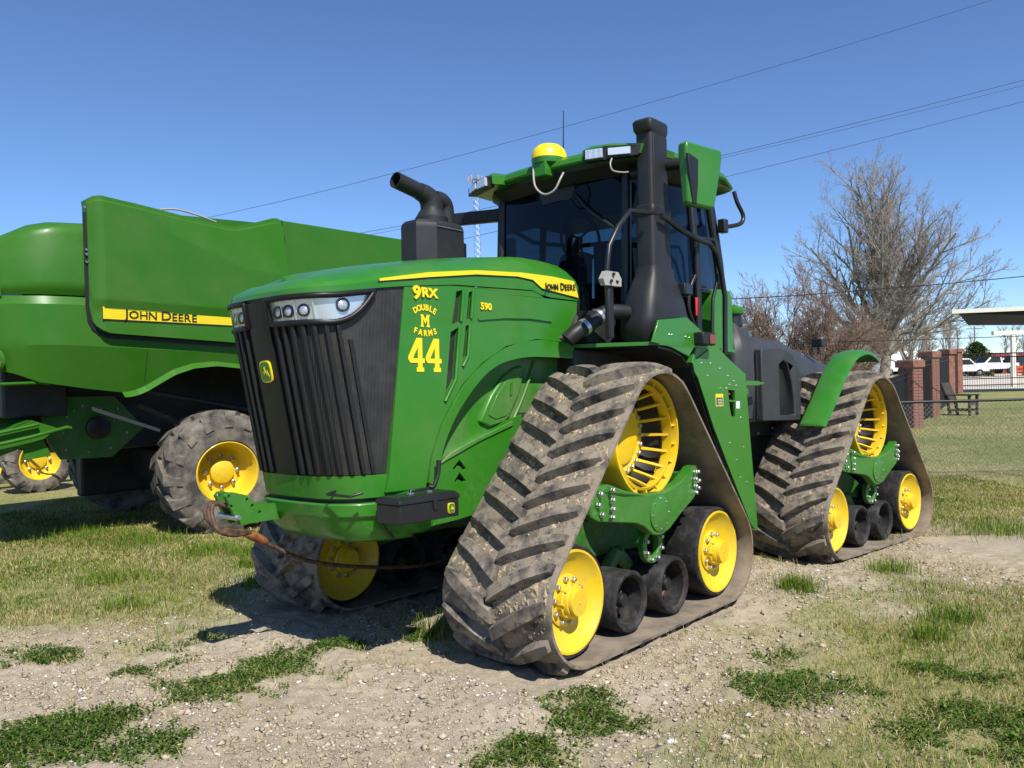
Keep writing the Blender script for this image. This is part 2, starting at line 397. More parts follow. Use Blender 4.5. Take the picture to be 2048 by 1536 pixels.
def build_track(parent, sg, M, near, tone):
    def Y(y): return y * sg
    CUR[0] = M
    yo, yi = YO, YO - BW
    # belt
    v = []; f = []; cross = [(yi, H_IN), (yi, H_OUT - .006), (yi + .012, H_OUT), (yo - .012, H_OUT), (yo, H_OUT - .006), (yo, H_IN), (yo - .2, H_IN), (yi + .2, H_IN)]
    n = len(PATH); m = len(cross)
    for p in PATH:
        for (y, h) in cross: v.append((p[0] + p[2] * h, Y(y), p[1] + p[3] * h))
    for i in range(n):
        for j in range(m): f.append((i * m + j, i * m + (j + 1) % m, ((i + 1) % n) * m + (j + 1) % m, ((i + 1) % n) * m + j))
    belt = mobj('track_belt', v, f, 'rubber', parent, smooth=40)
    belt.data.materials.append(MT['rubber_in'])
    for poly in belt.data.polygons:
        if poly.index % m in (5, 6, 7): poly.material_index = 1
    # chevron lugs, one object each
    half = BW / 2; yc = (yo + yi) / 2
    for k in range(NL):
        for side in (1, -1):
            s0 = (k + (0 if side > 0 else .5)) * PLEN / NL
            jit = rng.normal(0, .003)
            ring = []; NS = 7
            for q in range(NS):
                t = q / (NS - 1)
                lat = (-.01 + (half - .030 + .01) * t) * side
                s = s0 + .205 * t - .03 * t * t + jit       # centre leads: it reaches the ground first
                wb, wt = .047, .030
                hh = H_LUG if t > 0.02 else H_LUG - .012
                if q == NS - 1: hh = H_LUG - .030; wt = .020; wb = .034
                if q == NS - 2: hh = H_LUG - .008
                ring.append([bpos(s - wb, Y(yc + lat), H_OUT - .004), bpos(s - wt, Y(yc + lat), hh), bpos(s + wt, Y(yc + lat), hh), bpos(s + wb, Y(yc + lat), H_OUT - .004)])
            vv = [p for r in ring for p in r]; ff = []
            for q in range(NS - 1):
                for j in range(3): ff.append((q * 4 + j, q * 4 + j + 1, q * 4 + 5 + j, q * 4 + 4 + j))
            ff += [(0, 3, 2, 1), tuple((NS - 1) * 4 + j for j in range(4))]
            mobj('tread_lug', vv, ff, 'lug', belt, smooth=45, mw=I4)
    if near:   # dried mud and straw crumbs caught between the lugs
        mb = MB(); g = np.random.default_rng(3 + tone)
        for q in range(9000 if tone == 0 else 3500):
            s = g.uniform(.05, PLEN * .45) ; k = g.integers(0, 60)
            lat = g.uniform(-.38, .38); cl = math.sin(s * 17 + lat * 9) * math.sin(lat * 13 + s * 5)
            if g.random() > .18 + .7 * max(0, cl): continue
            r = g.uniform(.002, .0065) if g.random() < .9 else g.uniform(.006, .011); L = r * (4 if g.random() < .25 else 1)
            a = g.uniform(0, 6.28); c = [bpos(s + L * math.cos(a + t), yc + lat + L * math.sin(a + t) * (1 if t else 1), H_OUT + .001) for t in (0, 2.3, 4.0)]
            top = bpos(s, yc + lat, H_OUT + r)
            mb.add([(p[0], Y(p[1]), p[2]) for p in c + [top]], [(0, 1, 3), (1, 2, 3), (2, 0, 3)])
        MT.setdefault('straw', two('straw_crumbs', (.20, .15, .09), (.50, .40, .25), 40, .35, .65, .95))
        o = mb.obj('mud_crumbs', 'straw', belt, smooth=0, mw=I4); o['kind'] = 'stuff'
    # idlers
    for sx in (1, -1):
        c = (sx * AX, 0, RI + BT)
        for inner in (0, 1):
            d = 1 if not inner else -1
            yf = (yo - .111) if not inner else (yi + .111)      # face plane
            wdt = .27
            def pr(l): return [(r, Y(yf + d * t)) for r, t in l]
            wheel = lathe('idler_wheel', pr([(.0, -.075), (.125, -.075), (.135, -.07), (.17, -.062), (.235, -.040), (.265, -.012), (.283, .004), (.296, .004), (.298, -.01), (.298, -wdt), (.05, -wdt)]), 'yellow', parent, 48, c=c)
            lathe('rubber_tyre', pr([(.298, -.004), (.312, .0), (.322, -.008), (RI, -.02), (RI, -wdt + .01), (.318, -wdt), (.296, -wdt)]), 'roller', wheel, 48, c=c, mw=I4)
            lathe('hub_plate', pr([(.15, -.066), (.152, -.052), (.14, -.047), (.0, -.047)]), 'yellow', wheel, 32, c=c, mw=I4)
            if near or inner:
                hub = lathe('hub_cap', pr([(.102, -.048), (.102, -.012), (.092, -.006), (.092, .012), (.086, .022), (.078, .022), (.078, .040), (.074, .047), (.0, .047)]), 'yellow', wheel, 32, c=c, mw=I4)
                if near and not inner:
                    for k in range(8):
                        a = k * 45 * D; x, z = c[0] + .097 * math.cos(a), c[2] + .097 * math.sin(a)
                        tube('hub_rib', [(x, Y(yf - .05), z), (x, Y(yf + .005), z)], .008, 'yellow', wheel, 6, mw=I4)
                    pl = lathe('hub_plug', pr([(.008, .046), (.007, .051), (0, .051)]), 'yellow', wheel, 10, c=c, mw=I4)
                for k in range(10):
                    a = (k * 36 + 10) * D; bolt(wheel, c[0] + .126 * math.cos(a), Y(yf - d * .048), c[2] + .126 * math.sin(a), sg * d, name='wheel_bolt')
    # mid rollers
    for mx in (.2771, -.2644):
        c = (mx, 0, RM + BT)
        for inner in (0, 1):
            d = 1 if not inner else -1; yf = (yo - .118) if not inner else (yi + .118); wdt = .25
            def pr(l): return [(r, Y(yf + d * t)) for r, t in l]
            rol = lathe('mid_roller', pr([(.165, -.005), (.17, .0), (.186, .0), (RM, -.012), (RM, -wdt), (.05, -wdt), (.05, -.20), (.135, -.20), (.150, -.02)]), 'roller', parent, 40, c=c, closed=True)
            inn = lathe('roller_bore', pr([(.156, -.012), (.140, -.15), (.10, -.16), (.0, -.16)]), ('rust' if (near and tone == 0 and mx < 0 and not inner) else 'blackm'), rol, 32, c=c, mw=I4)
            if not inner and near:
                lathe('roller_hub', pr([(.06, -.16), (.058, -.10), (.045, -.092), (.045, -.062), (.038, -.05), (.0, -.05)]), 'blackp', rol, 24, c=c, mw=I4)
                for k in range(6):
                    a = k * 60 * D; bolt(rol, c[0] + .052 * math.cos(a), Y(yf - .10), c[2] + .052 * math.sin(a), sg * d, BOLT_S, 'hub_bolt')
    # drive wheel
    c = (0, 0, ZD)
    def pr(l): return [(r, Y(YO - .13 + t)) for r, t in l]
    rim = lathe('drive_wheel', pr([(.392, .0), (.398, -.012), (.398, -.30), (.382, -.30), (.382, -.10), (.352, -.085), (.350, -.03), (.333, -.022), (.333, -.045), (.345, -.10), (.372, -.11), (.38, .0)]), 'yellow', parent, 56, c=c, closed=True)
    if near:
        fl = lathe('hub_flange', pr([(.30, -.27), (.285, -.235), (.262, -.222), (.222, -.222), (.205, -.232), (.196, -.232), (.185, -.205), (.150, -.195), (.0, -.192)]), 'yellow', rim, 48, c=c, mw=I4)
        for k in range(24):
            a = k * 15 * D; bolt(rim, .242 * math.cos(a), Y(YO - .13 - .224), ZD + .242 * math.sin(a), sg, name='flange_bolt')
        src = None
        for k in range(18):
            a = k * 20 * D
            if src is None:
                vv, ff = [], []
                sec = [(.262, -.235, .011), (.30, -.13, .009), (.336, -.040, .008)]
                for r, t, hw in sec:
                    for (dt, w2) in ((0, -hw), (0, hw), (-.045, hw), (-.045, -hw)): vv.append((r, Y(YO - .13 + t + dt), w2))
                for i in range(2):
                    for j in range(4): ff.append((i * 4 + j, i * 4 + (j + 1) % 4, i * 4 + 4 + (j + 1) % 4, i * 4 + 4 + j))
                ff += [(3, 2, 1, 0), (8, 9, 10, 11)]
                src = mobj('spoke', vv, ff, 'yellow', rim, smooth=0, mw=at(0, 0, ZD) @ Matrix.Rotation(-a, 4, 'Y'))
            else: share(src, 'spoke', rim, at(0, 0, ZD) @ Matrix.Rotation(-a, 4, 'Y'))
        rb = None
        for k in range(18):
            a = (k * 20 + 10) * D
            mw = at(0, 0, ZD) @ Matrix.Rotation(-a, 4, 'Y')
            if rb is None:
                vv, ff = prismg([(.350, YO - .16), (.383, YO - .145), (.383, YO - .24), (.352, YO - .22)], -.005, .005, 'z')
                rb = mobj('rim_rib', [(p[0], Y(p[1]), p[2]) for p in vv], ff, 'yellow', rim, smooth=0, mw=mw)
            else: share(rb, 'rim_rib', rim, mw)
    lathe('wheel_shade_back', pr([(.372, -.13), (.36, -.20), (.30, -.29), (.15, -.30)]), 'decal_black', rim, 40, c=c, mw=I4)  # black cone added as the shade seen between the spokes
    lathe('axle_tube', [(.20, Y(YO - .40)), (.20, Y(.5)), (.16, Y(.3))], 'shaded_green', parent, 24, c=c)
    # under-carriage beam
    if near:
        top = [(.66, 1.00), (.52, 1.02), (.36, .965), (.12, .915), (-.12, .910), (-.32, .955), (-.46, 1.015), (-.52, 1.04), (-.64, 1.04), (-.68, .95)]
        bot = [(-.64, .86), (-.50, .82), (-.30, .735), (-.15, .655), (-.06, .635), (.0, .635), (.06, .65), (.16, .715), (.26, .75), (.60, .80), (.655, .83)]
        poly = top + bot
        vv, ff = prismg(poly, YO - .16, YO - .08, 'y')
        def bend(p):
            x, y, z = p; k = max(0, abs(x) - .45); return (x, Y(y - k * .28), z)
        fr = mobj('track_frame_beam', [bend(p) for p in vv], ff, 'green_frame', parent, smooth=30, bevel=.008)
        for x, z in [(.59, .97), (.50, .985), (.50, .925), (.61, .905), (.50, .87), (.585, .845), (.505, .82), (-.56, 1.00), (-.63, .995), (-.56, .95), (-.65, .93), (-.56, .90), (-.63, .88), (-.56, .855)]:
            bolt(fr, x, Y(YO - .080 - max(0, abs(x) - .45) * .28), z, sg, name='beam_bolt')
        lathe('pivot_cover', [(.118, Y(YO - .085)), (.118, Y(YO - .074)), (.110, Y(YO - .070)), (.0, Y(YO - .070))], 'green_frame', fr, 40, c=(-.03, 0, .775), mw=I4)
        for k in range(8):
            a = k * 45 * D; bolt(fr, -.03 + .100 * math.cos(a), Y(YO - .071), .775 + .100 * math.sin(a), sg, BOLT_S, 'cover_bolt')
        for sx in (1, -1):
            vv, ff = prismg([(sx * .66, .99), (sx * .52, 1.0), (sx * .52, .82), (sx * .66, .84)], YO - .5, YO - .14, 'y'); mobj('beam_arm', [(p[0], Y(p[1]), p[2]) for p in vv], ff, 'green_frame', fr, mw=I4, bevel=.01)
    ub = MB()
    vv, ff = prismg([(.62, .42), (.62, .56), (.30, .72), (-.30, .72), (-.62, .56), (-.62, .42), (-.2, .46), (.2, .46)], YO - .66, YO - .52, 'y'); ub.add([(p[0], Y(p[1]), p[2]) for p in vv], ff)
    vv, ff = prismg([(.22, .50), (.22, ZD), (-.22, ZD), (-.22, .50)], YO - .64, YO - .56, 'y'); ub.add([(p[0], Y(p[1]), p[2]) for p in vv], ff)
    for sx in (1, -1):
        ub.tube([(sx * AX, Y(yo - .15), RI + BT), (sx * AX, Y(yi + .15), RI + BT)], .05, 12)
        vv, ff = prismg([(sx * (AX + .05), .34), (sx * (AX - .02), .46), (sx * .5, .58), (sx * .5, .44)], YO - .46, YO - .38, 'y'); ub.add([(p[0], Y(p[1]), p[2]) for p in vv], ff)
        for mx in (.2771, -.2644): ub.tube([(mx, Y(yo - .2), RM + BT), (mx, Y(yi + .2), RM + BT)], .04, 10)
        ub.tube([(mx * sx, Y((yo + yi) / 2), RM + BT), (0, Y((yo + yi) / 2), .5)], .05, 8)
    ub.obj('undercarriage_frame', 'shaded_green', parent, bevel=.008)
    if near:
        rg = lathe('pivot_ring', [(.075, Y(YO - .22)), (.125, Y(YO - .22)), (.125, Y(YO - .185)), (.12, Y(YO - .18)), (.08, Y(YO - .18)), (.075, Y(YO - .185))], 'green_frame', parent, 32, c=(-.10, 0, .55), closed=True)
        for k in range(8):
            a = (k * 45 + 20) * D; bolt(rg, -.10 + .10 * math.cos(a), Y(YO - .181), .55 + .10 * math.sin(a), sg, name='ring_bolt')
    CUR[0] = I4
def pitchm(a):
    a *= D; m = Matrix.Identity(4); m[0][0] = math.cos(a); m[0][2] = -math.sin(a); m[2][0] = math.sin(a); m[2][2] = math.cos(a)
    return at(0, 0, ZD) @ m @ at(0, 0, -ZD)
build_track(tractor, 1, pitchm(-.4611), True, 0)
build_track(tractor, -1, pitchm(-.4611), False, 0)
RT = REAR @ at(-WB, 0, 0) @ pitchm(.3751)
build_track(tractor, 1, RT, True, 1)
build_track(tractor, -1, RT, False, 1)

# ---- nose: a plan curve shared by everything at the front
HALF = [(2.07, 0), (2.065, .12), (2.05, .28), (1.98, .41), (1.86, .48), (1.6, .52), (1.38, .535), (.9, .555), (.2, .57), (-.27, .575)]
_c = catmull([(x, -y, 0) for x, y in HALF[:0:-1]] + [(x, y, 0) for x, y in HALF], 10)
_ci = min(range(len(_c)), key=lambda i: abs(_c[i].y) + (0 if _c[i].x > 1.9 else 9))
_ds = [0.0]
for i in range(1, len(_c)): _ds.append(_ds[-1] + (_c[i] - _c[i - 1]).length)
_ds = np.array(_ds) - _ds[_ci]; _cx = np.array([p.x for p in _c]); _cy = np.array([p.y for p in _c])
SMAX = float(_ds[-1])
def plan(s, z=2.15, off=0.0, shift=True):
    x, y = float(np.interp(s, _ds, _cx)), float(np.interp(s, _ds, _cy))
    e = .012; tx = float(np.interp(s + e, _ds, _cx) - np.interp(s - e, _ds, _cx)); ty = float(np.interp(s + e, _ds, _cy) - np.interp(s - e, _ds, _cy))
    L = math.hypot(tx, ty) or 1; nx, ny = ty / L, -tx / L
    sh = -.2 * (2.15 - z) / 1.02 * min(1, max(0, (x - 1.2) / .5)) if shift else 0
    return (x + nx * off + sh, y + ny * off, z)
def strip(name, s0, s1, z0, z1, off, thick, mat, parent=tractor, ns=40, nz=6, bevel=0, smooth=35):
    """curved plate on the nose; s and z limits may be functions"""
    fs0 = s0 if callable(s0) else (lambda t: s0); fs1 = s1 if callable(s1) else (lambda t: s1)
    v = []; f = []
    for lay in (0, 1):
        for j in range(nz + 1):
            t = j / nz
            for i in range(ns + 1):
                s = fs0(t) + (fs1(t) - fs0(t)) * i / ns
                za = z0(s) if callable(z0) else z0; zb = z1(s) if callable(z1) else z1
                v.append(plan(s, za + (zb - za) * t, off - lay * thick))
    n = (ns + 1) * (nz + 1); w_ = ns + 1
    for j in range(nz):
        for i in range(ns):
            a = j * w_ + i; f.append((a, a + 1, a + 1 + w_, a + w_)); f.append((n + a, n + a + w_, n + a + 1 + w_, n + a + 1))
    for i in range(ns):
        f.append((i, n + i, n + i + 1, i + 1)); a = nz * w_ + i; f.append((a, a + 1, n + a + 1, n + a))
    for j in range(nz):
        a = j * w_; f.append((a, a + w_, n + a + w_, n + a)); a = j * w_ + ns; f.append((a, n + a, n + a + w_, a + w_))
    return mobj(name, v, f, mat, parent, smooth=smooth, bevel=bevel)
LIPX = [-.3, .13, .22, 1.0, 1.4, 1.6, 1.86, 2.1]
def zlip(s): x = plan(s)[0]; return lin(x, LIPX, [2.270, 2.270, 2.306, 2.276, 2.233, 2.205, 2.165, 2.150])
# hood shell
def hood():
    ss = np.concatenate([np.linspace(-SMAX, -1.0, 16, endpoint=False), np.linspace(-1.0, 1.0, 61), np.linspace(1.0, SMAX, 17)[1:]])
    def zt(x): return lin(x, [-.4, -.1, .2, .6, 1.12, 1.54, 1.8, 2.0, 2.1], [2.575, 2.60, 2.60, 2.55, 2.465, 2.385, 2.325, 2.265, 2.225])
    def zst(x): return lin(x, [-.4, -.21, .04, .37, .82, 1.22, 1.58, 1.86, 2.1], [2.39, 2.415, 2.425, 2.42, 2.39, 2.335, 2.265, 2.215, 2.185])
    rows = []
    for s in ss:
        p0 = plan(s, 2.15, 0, False); zl = zlip(s); x = p0[0]
        def q(off, z): a = plan(s, 2.15, -off, False); return Vector((a[0], a[1], z))
        r3 = q(.19, 0); r3.z = zt(min(r3.x, 2.05)) - .03
        if abs(s) < 1.2:
            k = 1
        a = q(-.004, zl); b = q(-.004, zl + (zst(x) - zl) * .72); c = q(.018, zst(x) + .014)
        d = r3; kk = abs(r3.y) * min(1, max(0, (r3.x + .3) / .8)); e = Vector((r3.x - .35 * kk, r3.y * .5, 0)); e.z = zt(e.x) - .006; g = Vector((r3.x - .6 * kk, 0, 0)); g.z = zt(g.x)
        inn = q(.02, zl); rows.append([inn, a, b, c, c.lerp(d, .5) + Vector((0, 0, .012)), d, e, g])
    v = [p for r in rows for p in r]; m = len(rows[0]); f = []
    for i in range(len(rows) - 1):
        for j in range(m - 1): f.append((i * m + j, (i + 1) * m + j, (i + 1) * m + j + 1, i * m + j + 1))
    o = mobj('hood', v, f, 'green', tractor, smooth=24)
    bm = bmesh.new(); bm.from_mesh(o.data); bmesh.ops.remove_doubles(bm, verts=bm.verts, dist=.0015); bmesh.ops.recalc_face_normals(bm, faces=bm.faces)
    bm.to_mesh(o.data); bm.free(); o.data.set_sharp_from_angle(angle=24 * D)
    return o
hd = hood()
# hood rear closing plate
prism('hood_rear_seal', [(-.56, 2.0), (-.575, 2.28), (-.56, 2.39), (-.37, 2.54), (0, 2.57), (.37, 2.54), (.56, 2.39), (.575, 2.28), (.56, 2.0)], -.255, -.30, 'blackm', tractor, axis='x')
# yellow stripe with lettering, both sides
ST = [(1.59, 2.245), (1.58, 2.262), (1.22, 2.332), (.82, 2.385), (.37, 2.415), (.04, 2.42), (-.21, 2.41), (-.262, 2.292)]
SB = [(.16, 2.325), (.26, 2.376), (.42, 2.384), (.82, 2.358), (1.22, 2.302)]
def yplan(x): return lin(x, [-.27, .2, .9, 1.38, 1.6], [.575, .570, .555, .535, .52])
def onside(name, poly, lift, thick, mat, parent, sg=1, holes=()):
    v, f = prismg(poly, 0, 1, 'y', holes); return mobj(name, [(p[0], sg * (yplan(p[0]) + lift - thick * p[1]), p[2]) for p in v], f, mat, parent, smooth=20)
def densify(poly, d=.12):
    out = []
    for i in range(len(poly)):
        a, b = Vector(poly[i]), Vector(poly[(i + 1) % len(poly)]); k = max(1, int((b - a).length / d))
        out += [tuple(a.lerp(b, j / k)) for j in range(k)]
    return out
for sg in (1, -1):
    st = onside('hood_stripe', densify(ST + SB), .014, .022, 'decal_yellow', hd, sg)
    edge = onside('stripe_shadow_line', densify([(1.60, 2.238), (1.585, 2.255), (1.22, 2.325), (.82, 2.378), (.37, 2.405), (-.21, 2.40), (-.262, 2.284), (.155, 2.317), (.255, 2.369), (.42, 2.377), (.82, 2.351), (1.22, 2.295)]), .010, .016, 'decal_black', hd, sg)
    if sg > 0: lettering('maker_letter', ('JOHN', 'DEERE'), .060, (-.040, .592, 2.352), (-1, 0, .075), (0, 0, 1), 'decal_black', st, .0012, .002, .92)
# side panels with the vent openings
PANEL = [(1.405, 2.228), (1.05, 2.268), (.21, 2.300), (.13, 2.262), (-.262, 2.262), (-.225, 1.975), (-.15, 1.955), (.22, 1.965), (.53, 1.905), (.77, 1.785), (.95, 1.645), (1.09, 1.465), (1.15, 1.375), (1.23, 1.195), (1.265, 1.02), (1.56, 1.02), (1.535, 1.13)]
VENTS = [[(.985, 2.235), (.93, 2.248), (.955, 2.045), (1.03, 2.02)], [(1.04, 1.975), (.97, 2.01), (1.01, 1.68), (1.115, 1.525), (1.09, 1.60)], [(.875, 2.238), (.842, 2.25), (.865, 2.07), (.905, 2.055)], [(.91, 2.02), (.878, 2.03), (.90, 1.83), (.95, 1.755)]]
for sg in (1, -1):
    sp = onside('side_panel', densify(PANEL, .2), .0, .03, 'green', tractor, sg, holes=VENTS)
    for q in VENTS:
        cx = sum(p[0] for p in q) / len(q); cz = sum(p[1] for p in q) / len(q)
        onside('vent_screen', [(cx + (p[0] - cx) * 1.06, cz + (p[1] - cz) * 1.02) for p in q], -.031, .008, 'mesh', sp, sg)
    # raised lip down the rear edge of each vent
    for a in ([(.928, 2.25), (.953, 2.045)], [(.968, 2.01), (1.008, 1.68), (1.10, 1.54)], [(.840, 2.25), (.863, 2.07)], [(.876, 2.03), (.898, 1.83), (.945, 1.76)]):
        pts = [(x, sg * (yplan(x) + .004), z) for x, z in a]; tube('vent_lip', pts, .011, 'green', sp, 8)
    ARC1 = [(-.2, 1.945), (-.15, 1.947), (.22, 1.957), (.525, 1.897), (.764, 1.778), (.943, 1.638), (1.083, 1.46), (1.143, 1.37), (1.222, 1.19), (1.25, 1.05)]
    ARC2 = [(1.19, 1.02), (1.16, 1.15), (1.11, 1.29), (.99, 1.48), (.80, 1.67), (.61, 1.78), (.37, 1.83), (.13, 1.84), (-.2, 1.835)]
    a1 = [(p.x, p.y) for p in catmull([(*p, 0) for p in ARC1], 4)]; a2 = [(p.x, p.y) for p in catmull([(*p, 0) for p in ARC2], 4)]
    onside('wheel_arch_trim', a1 + a2, .012, .05, 'green', tractor, sg)
    onside('panel_crease', [(p.x, p.y) for p in catmull([(.80, 2.075, 0), (.55, 2.10, 0), (.3, 2.11, 0), (.05, 2.10, 0)], 4)] + [(.05, 2.094), (.3, 2.102), (.55, 2.09), (.80, 2.062)], .010, .02, 'green', sp, sg)
# decals
def dec(x, z, lift=.004): return frame_m((x, yplan(x) + lift, z), (-1, 0, 0), (0, 0, 1))
text('model_badge', '9', .110, dec(1.315, 2.197, .006), 'decal_yellow', tractor, bold=.004, sx=1.15, extrude=.004); text('model_badge', 'RX', .080, dec(1.215, 2.203, .006), 'decal_yellow', tractor, bold=.003, sx=1.25, extrude=.004)
text('power_badge', '590', .062, dec(.725, 2.155, .006), 'decal_yellow', tractor, bold=.0022, sx=1.15)
def decal_poly(name, polys, x, z, sc, mat, parent, lift=.003):
    """flat polygons in decal units, u to the reader's right, v up"""
    mb = MB()
    for poly, holes in polys:
        v, f = prismg([(x - p[0] * sc, z + p[1] * sc) for p in poly], 0, 1, 'y', [[(x - p[0] * sc, z + p[1] * sc) for p in h] for h in holes])
        mb.add([(p[0], yplan(p[0]) + lift - .0025 * p[1], p[2]) for p in v], f)
    return mb.obj(name, mat, parent, smooth=0)
FOUR = [(.50, 0), (.95, 0), (.95, .13), (.86, .13), (.86, .26), (1.0, .26), (1.0, .40), (.86, .40), (.86, 1.0), (.52, 1.0), (.0, .44), (.0, .36), (.12, .26), (.58, .26), (.58, .13), (.50, .13)]
FOURH = [(.58, .40), (.58, .73), (.28, .40)]
for dx in (0, 1): decal_poly('number_decal', [([(.62 * p[0], p[1]) for p in FOUR], [[(.62 * p[0], p[1]) for p in FOURH]])], 1.385 - dx * .135, 1.722, .205, 'decal_yellow', tractor)
MSL = [(0, 0), (.34, 0), (.34, .14), (.28, .14), (.28, .62), (.5, .25), (.72, .62), (.72, .14), (.66, .14), (.66, 0), (1, 0), (1, .14), (.93, .14), (.93, .86), (1, .86), (1, 1), (.72, 1), (.5, .62), (.28, 1), (0, 1), (0, .86), (.07, .86), (.07, .14), (0, .14)]
mm = decal_poly('farm_decal', [([(p[0] * .95, p[1]) for p in MSL], [])], 1.285, 1.995, .076, 'decal_yellow', tractor)
for word, r, zc, sgn, n_ in (('DOUBLE', .155, 1.958, 1, 6), ('FARMS', .22, 2.176, -1, 5)):
    sp_ = .225 if sgn > 0 else -.20
    for i, ch in enumerate(word):
        a = (i - (n_ - 1) / 2) * sp_ * (.9 if sgn > 0 else -.9)
        if sgn > 0: u, vv = r * math.sin(a), r * math.cos(a); rot = -a
        else: u, vv = -r * math.sin(-a), -r * math.cos(a); rot = a
        x, z = 1.25 - u, zc + vv
        text('decal_letter', ch, .050, dec(x, z, .003) @ Matrix.Rotation(rot, 4, 'Z'), 'decal_yellow', mm, bold=.0022, sx=.95, extrude=.001)
# black nose with ribs
def S1(t): return 1.105 - .20 * (1 - t) if t > .06 else .90 - 1.6 * (.06 - t)
def zgb(s): return 1.13 + max(0, (abs(s) - .80)) ** 2 * 2.0
strip('grille_screen', lambda t: -(1.105 - .165 * (1 - t)), lambda t: 1.105 - .165 * (1 - t), zgb, lambda s: zlip(s) + .004, -.010, .03, 'mesh', ns=70, nz=16)
strip('grille_spine', -.10, .10, 1.13, 2.13, .012, .03, 'blackg', ns=8, nz=10)
for k in range(7):
    for sg in (1, -1):
        s0 = .165 + k * .064; strip('grille_rib', sg * s0 - .012, sg * s0 + .012, 1.132, 1.985, .018, .035, 'blackp', ns=3, nz=12, bevel=.006)
strip('grille_end_bar', .60, .625, 1.132, 1.90, .004, .02, 'blackp', ns=2, nz=10); strip('grille_end_bar', -.625, -.60, 1.132, 1.90, .004, .02, 'blackp', ns=2, nz=10)
# emblem: rounded octagon badge with a leaping deer
def badge(name, m, w_, h_, parent):
    def octo(k, ww, hh): 
        return [(p.x, p.y) for p in catmull([(-ww, -hh * .62, 0), (-ww * .98, hh * .62, 0), (-ww * .62, hh * .95, 0), (0, hh, 0), (ww * .62, hh * .95, 0), (ww * .98, hh * .62, 0), (ww, -hh * .62, 0), (ww * .62, -hh * .95, 0), (0, -hh, 0), (-ww * .62, -hh * .95, 0)], 3, True)]
    e = prism(name, octo(0, w_, h_), 0, .010, 'decal_yellow', parent, axis='z', mw=m)
    prism('badge_field', octo(0, w_ * .86, h_ * .89), .008, .0125, 'green', e, axis='z', mw=I4)
    deer = [(-.62, -.10), (-.30, .06), (-.12, .30), (-.34, .40), (-.30, .46), (-.14, .44), (-.16, .66), (-.08, .66), (-.06, .48), (.0, .62), (.06, .60), (.02, .42), (.08, .16), (.50, .10), (.66, .22), (.60, .02), (.78, -.30), (.95, -.62), (.86, -.62), (.62, -.26), (.34, -.14), (.44, -.44), (.36, -.46), (.18, -.16), (-.10, -.14), (-.36, -.40), (-.44, -.34), (-.22, -.08), (-.34, -.02), (-.58, -.20)]
    prism('badge_deer', [(x * w_ * .72, y * h_ * .72) for x, y in deer], .012, .0145, 'decal_yellow', e, axis='z', mw=I4)
    return e
p = Vector(plan(0, 1.735, .012)); pu = Vector(plan(0, 1.80, .012)) - Vector(plan(0, 1.67, .012))
badge('maker_emblem', frame_m(p, (0, 1, 0), pu), .054, .064, tractor)
# headlights
def zhb(s):
    s = abs(s); return 2.005 + (0 if s < .5 else .62 * ((s - .5) / .31) ** 2 * .30)
def zht(s): return zlip(s) - .03
for sg in (1, -1):
    hl = strip('headlight', sg * .125, sg * .80, zhb, zht, -.004, .02, 'chrome', ns=40, nz=4)
    for a, b in ((.118, .80),):
        pts = [plan(sg * s, zhb(s) - .012, .012) for s in np.linspace(a, .815, 30)] + [plan(sg * s, zht(s) + .012, .012) for s in np.linspace(.815, a, 30)]
        tube('headlight_bezel', pts, .017, 'blackg', hl, 8, closed=True)
    strip('headlight_lens', sg * .13, sg * .795, lambda s: zhb(s) + .003, lambda s: zht(s) - .003, .016, .003, 'lens', hl, ns=30, nz=3)
    for k, s in enumerate((.19, .275, .375, .60)):
        zc = (zhb(s) + zht(s)) / 2 - (.004 if k < 3 else -.012); pc = Vector(plan(sg * s, zc, -.004)); pn = Vector(plan(sg * s, zc, .05)) - pc
        tx = Vector((0, 0, 1)).cross(pn)
        r = .036 if k < 3 else .040
        lamp = lathe('lamp', [(r, 0), (r, .012), (r * .86, .014), (r * .74, .004), (0, .002)], 'blackp', hl, 20, 'z', mw=frame_m(pc, tx, (0, 0, 1)))
        lathe('lamp_lens', [(r * .78, .004), (r * .6, .010), (0, .013)], 'chrome', lamp, 16, 'z', mw=I4)
    for s in (.235, .325, .435):
        strip('lamp_divider', sg * s - .004, sg * s + .004, lambda q: zhb(s), lambda q: zht(s), .010, .02, 'chrome', hl, ns=1, nz=2)
# green lower nose
strip('nose_band', -1.02, 1.02, .995, lambda s: zgb(s) - .004, .004, .04, 'green', ns=70, nz=3)
strip('bumper_slot', -.98, .98, .955, 1.0, -.02, .03, 'decal_black', ns=50, nz=1)
strip('bumper_bar', -.80, .80, .885, .968, .022, .06, 'green', ns=60, nz=3, bevel=.01)
strip('bumper_slot', -.80, .80, .86, .90, -.015, .03, 'decal_black', ns=50, nz=1)
def chin():
    rows = []
    for z, k, dx in ((.885, 1.0, 0), (.80, .985, -.035), (.74, .96, -.10), (.722, .90, -.17)):
        r = []
        for s in np.linspace(-.95, .95, 61):
            a = plan(s, .95, -.002); r.append((a[0] + dx * min(1, max(0, (a[0] - 1.0) / .5)), a[1] * k, z + (.02 if abs(s) > .75 and z < .75 else 0)))
        r += [(1.0, .48 * k, z + (.05 if z < .75 else .02)), (.3, .47 * k, z + (.11 if z < .75 else .04)), (.3, -.47 * k, z + (.11 if z < .75 else .04)), (1.0, -.48 * k, z + (.05 if z < .75 else .02))]
        rows.append(r)
    return loft('chin_weight', rows, 'green', tractor, smooth=30)
chin()
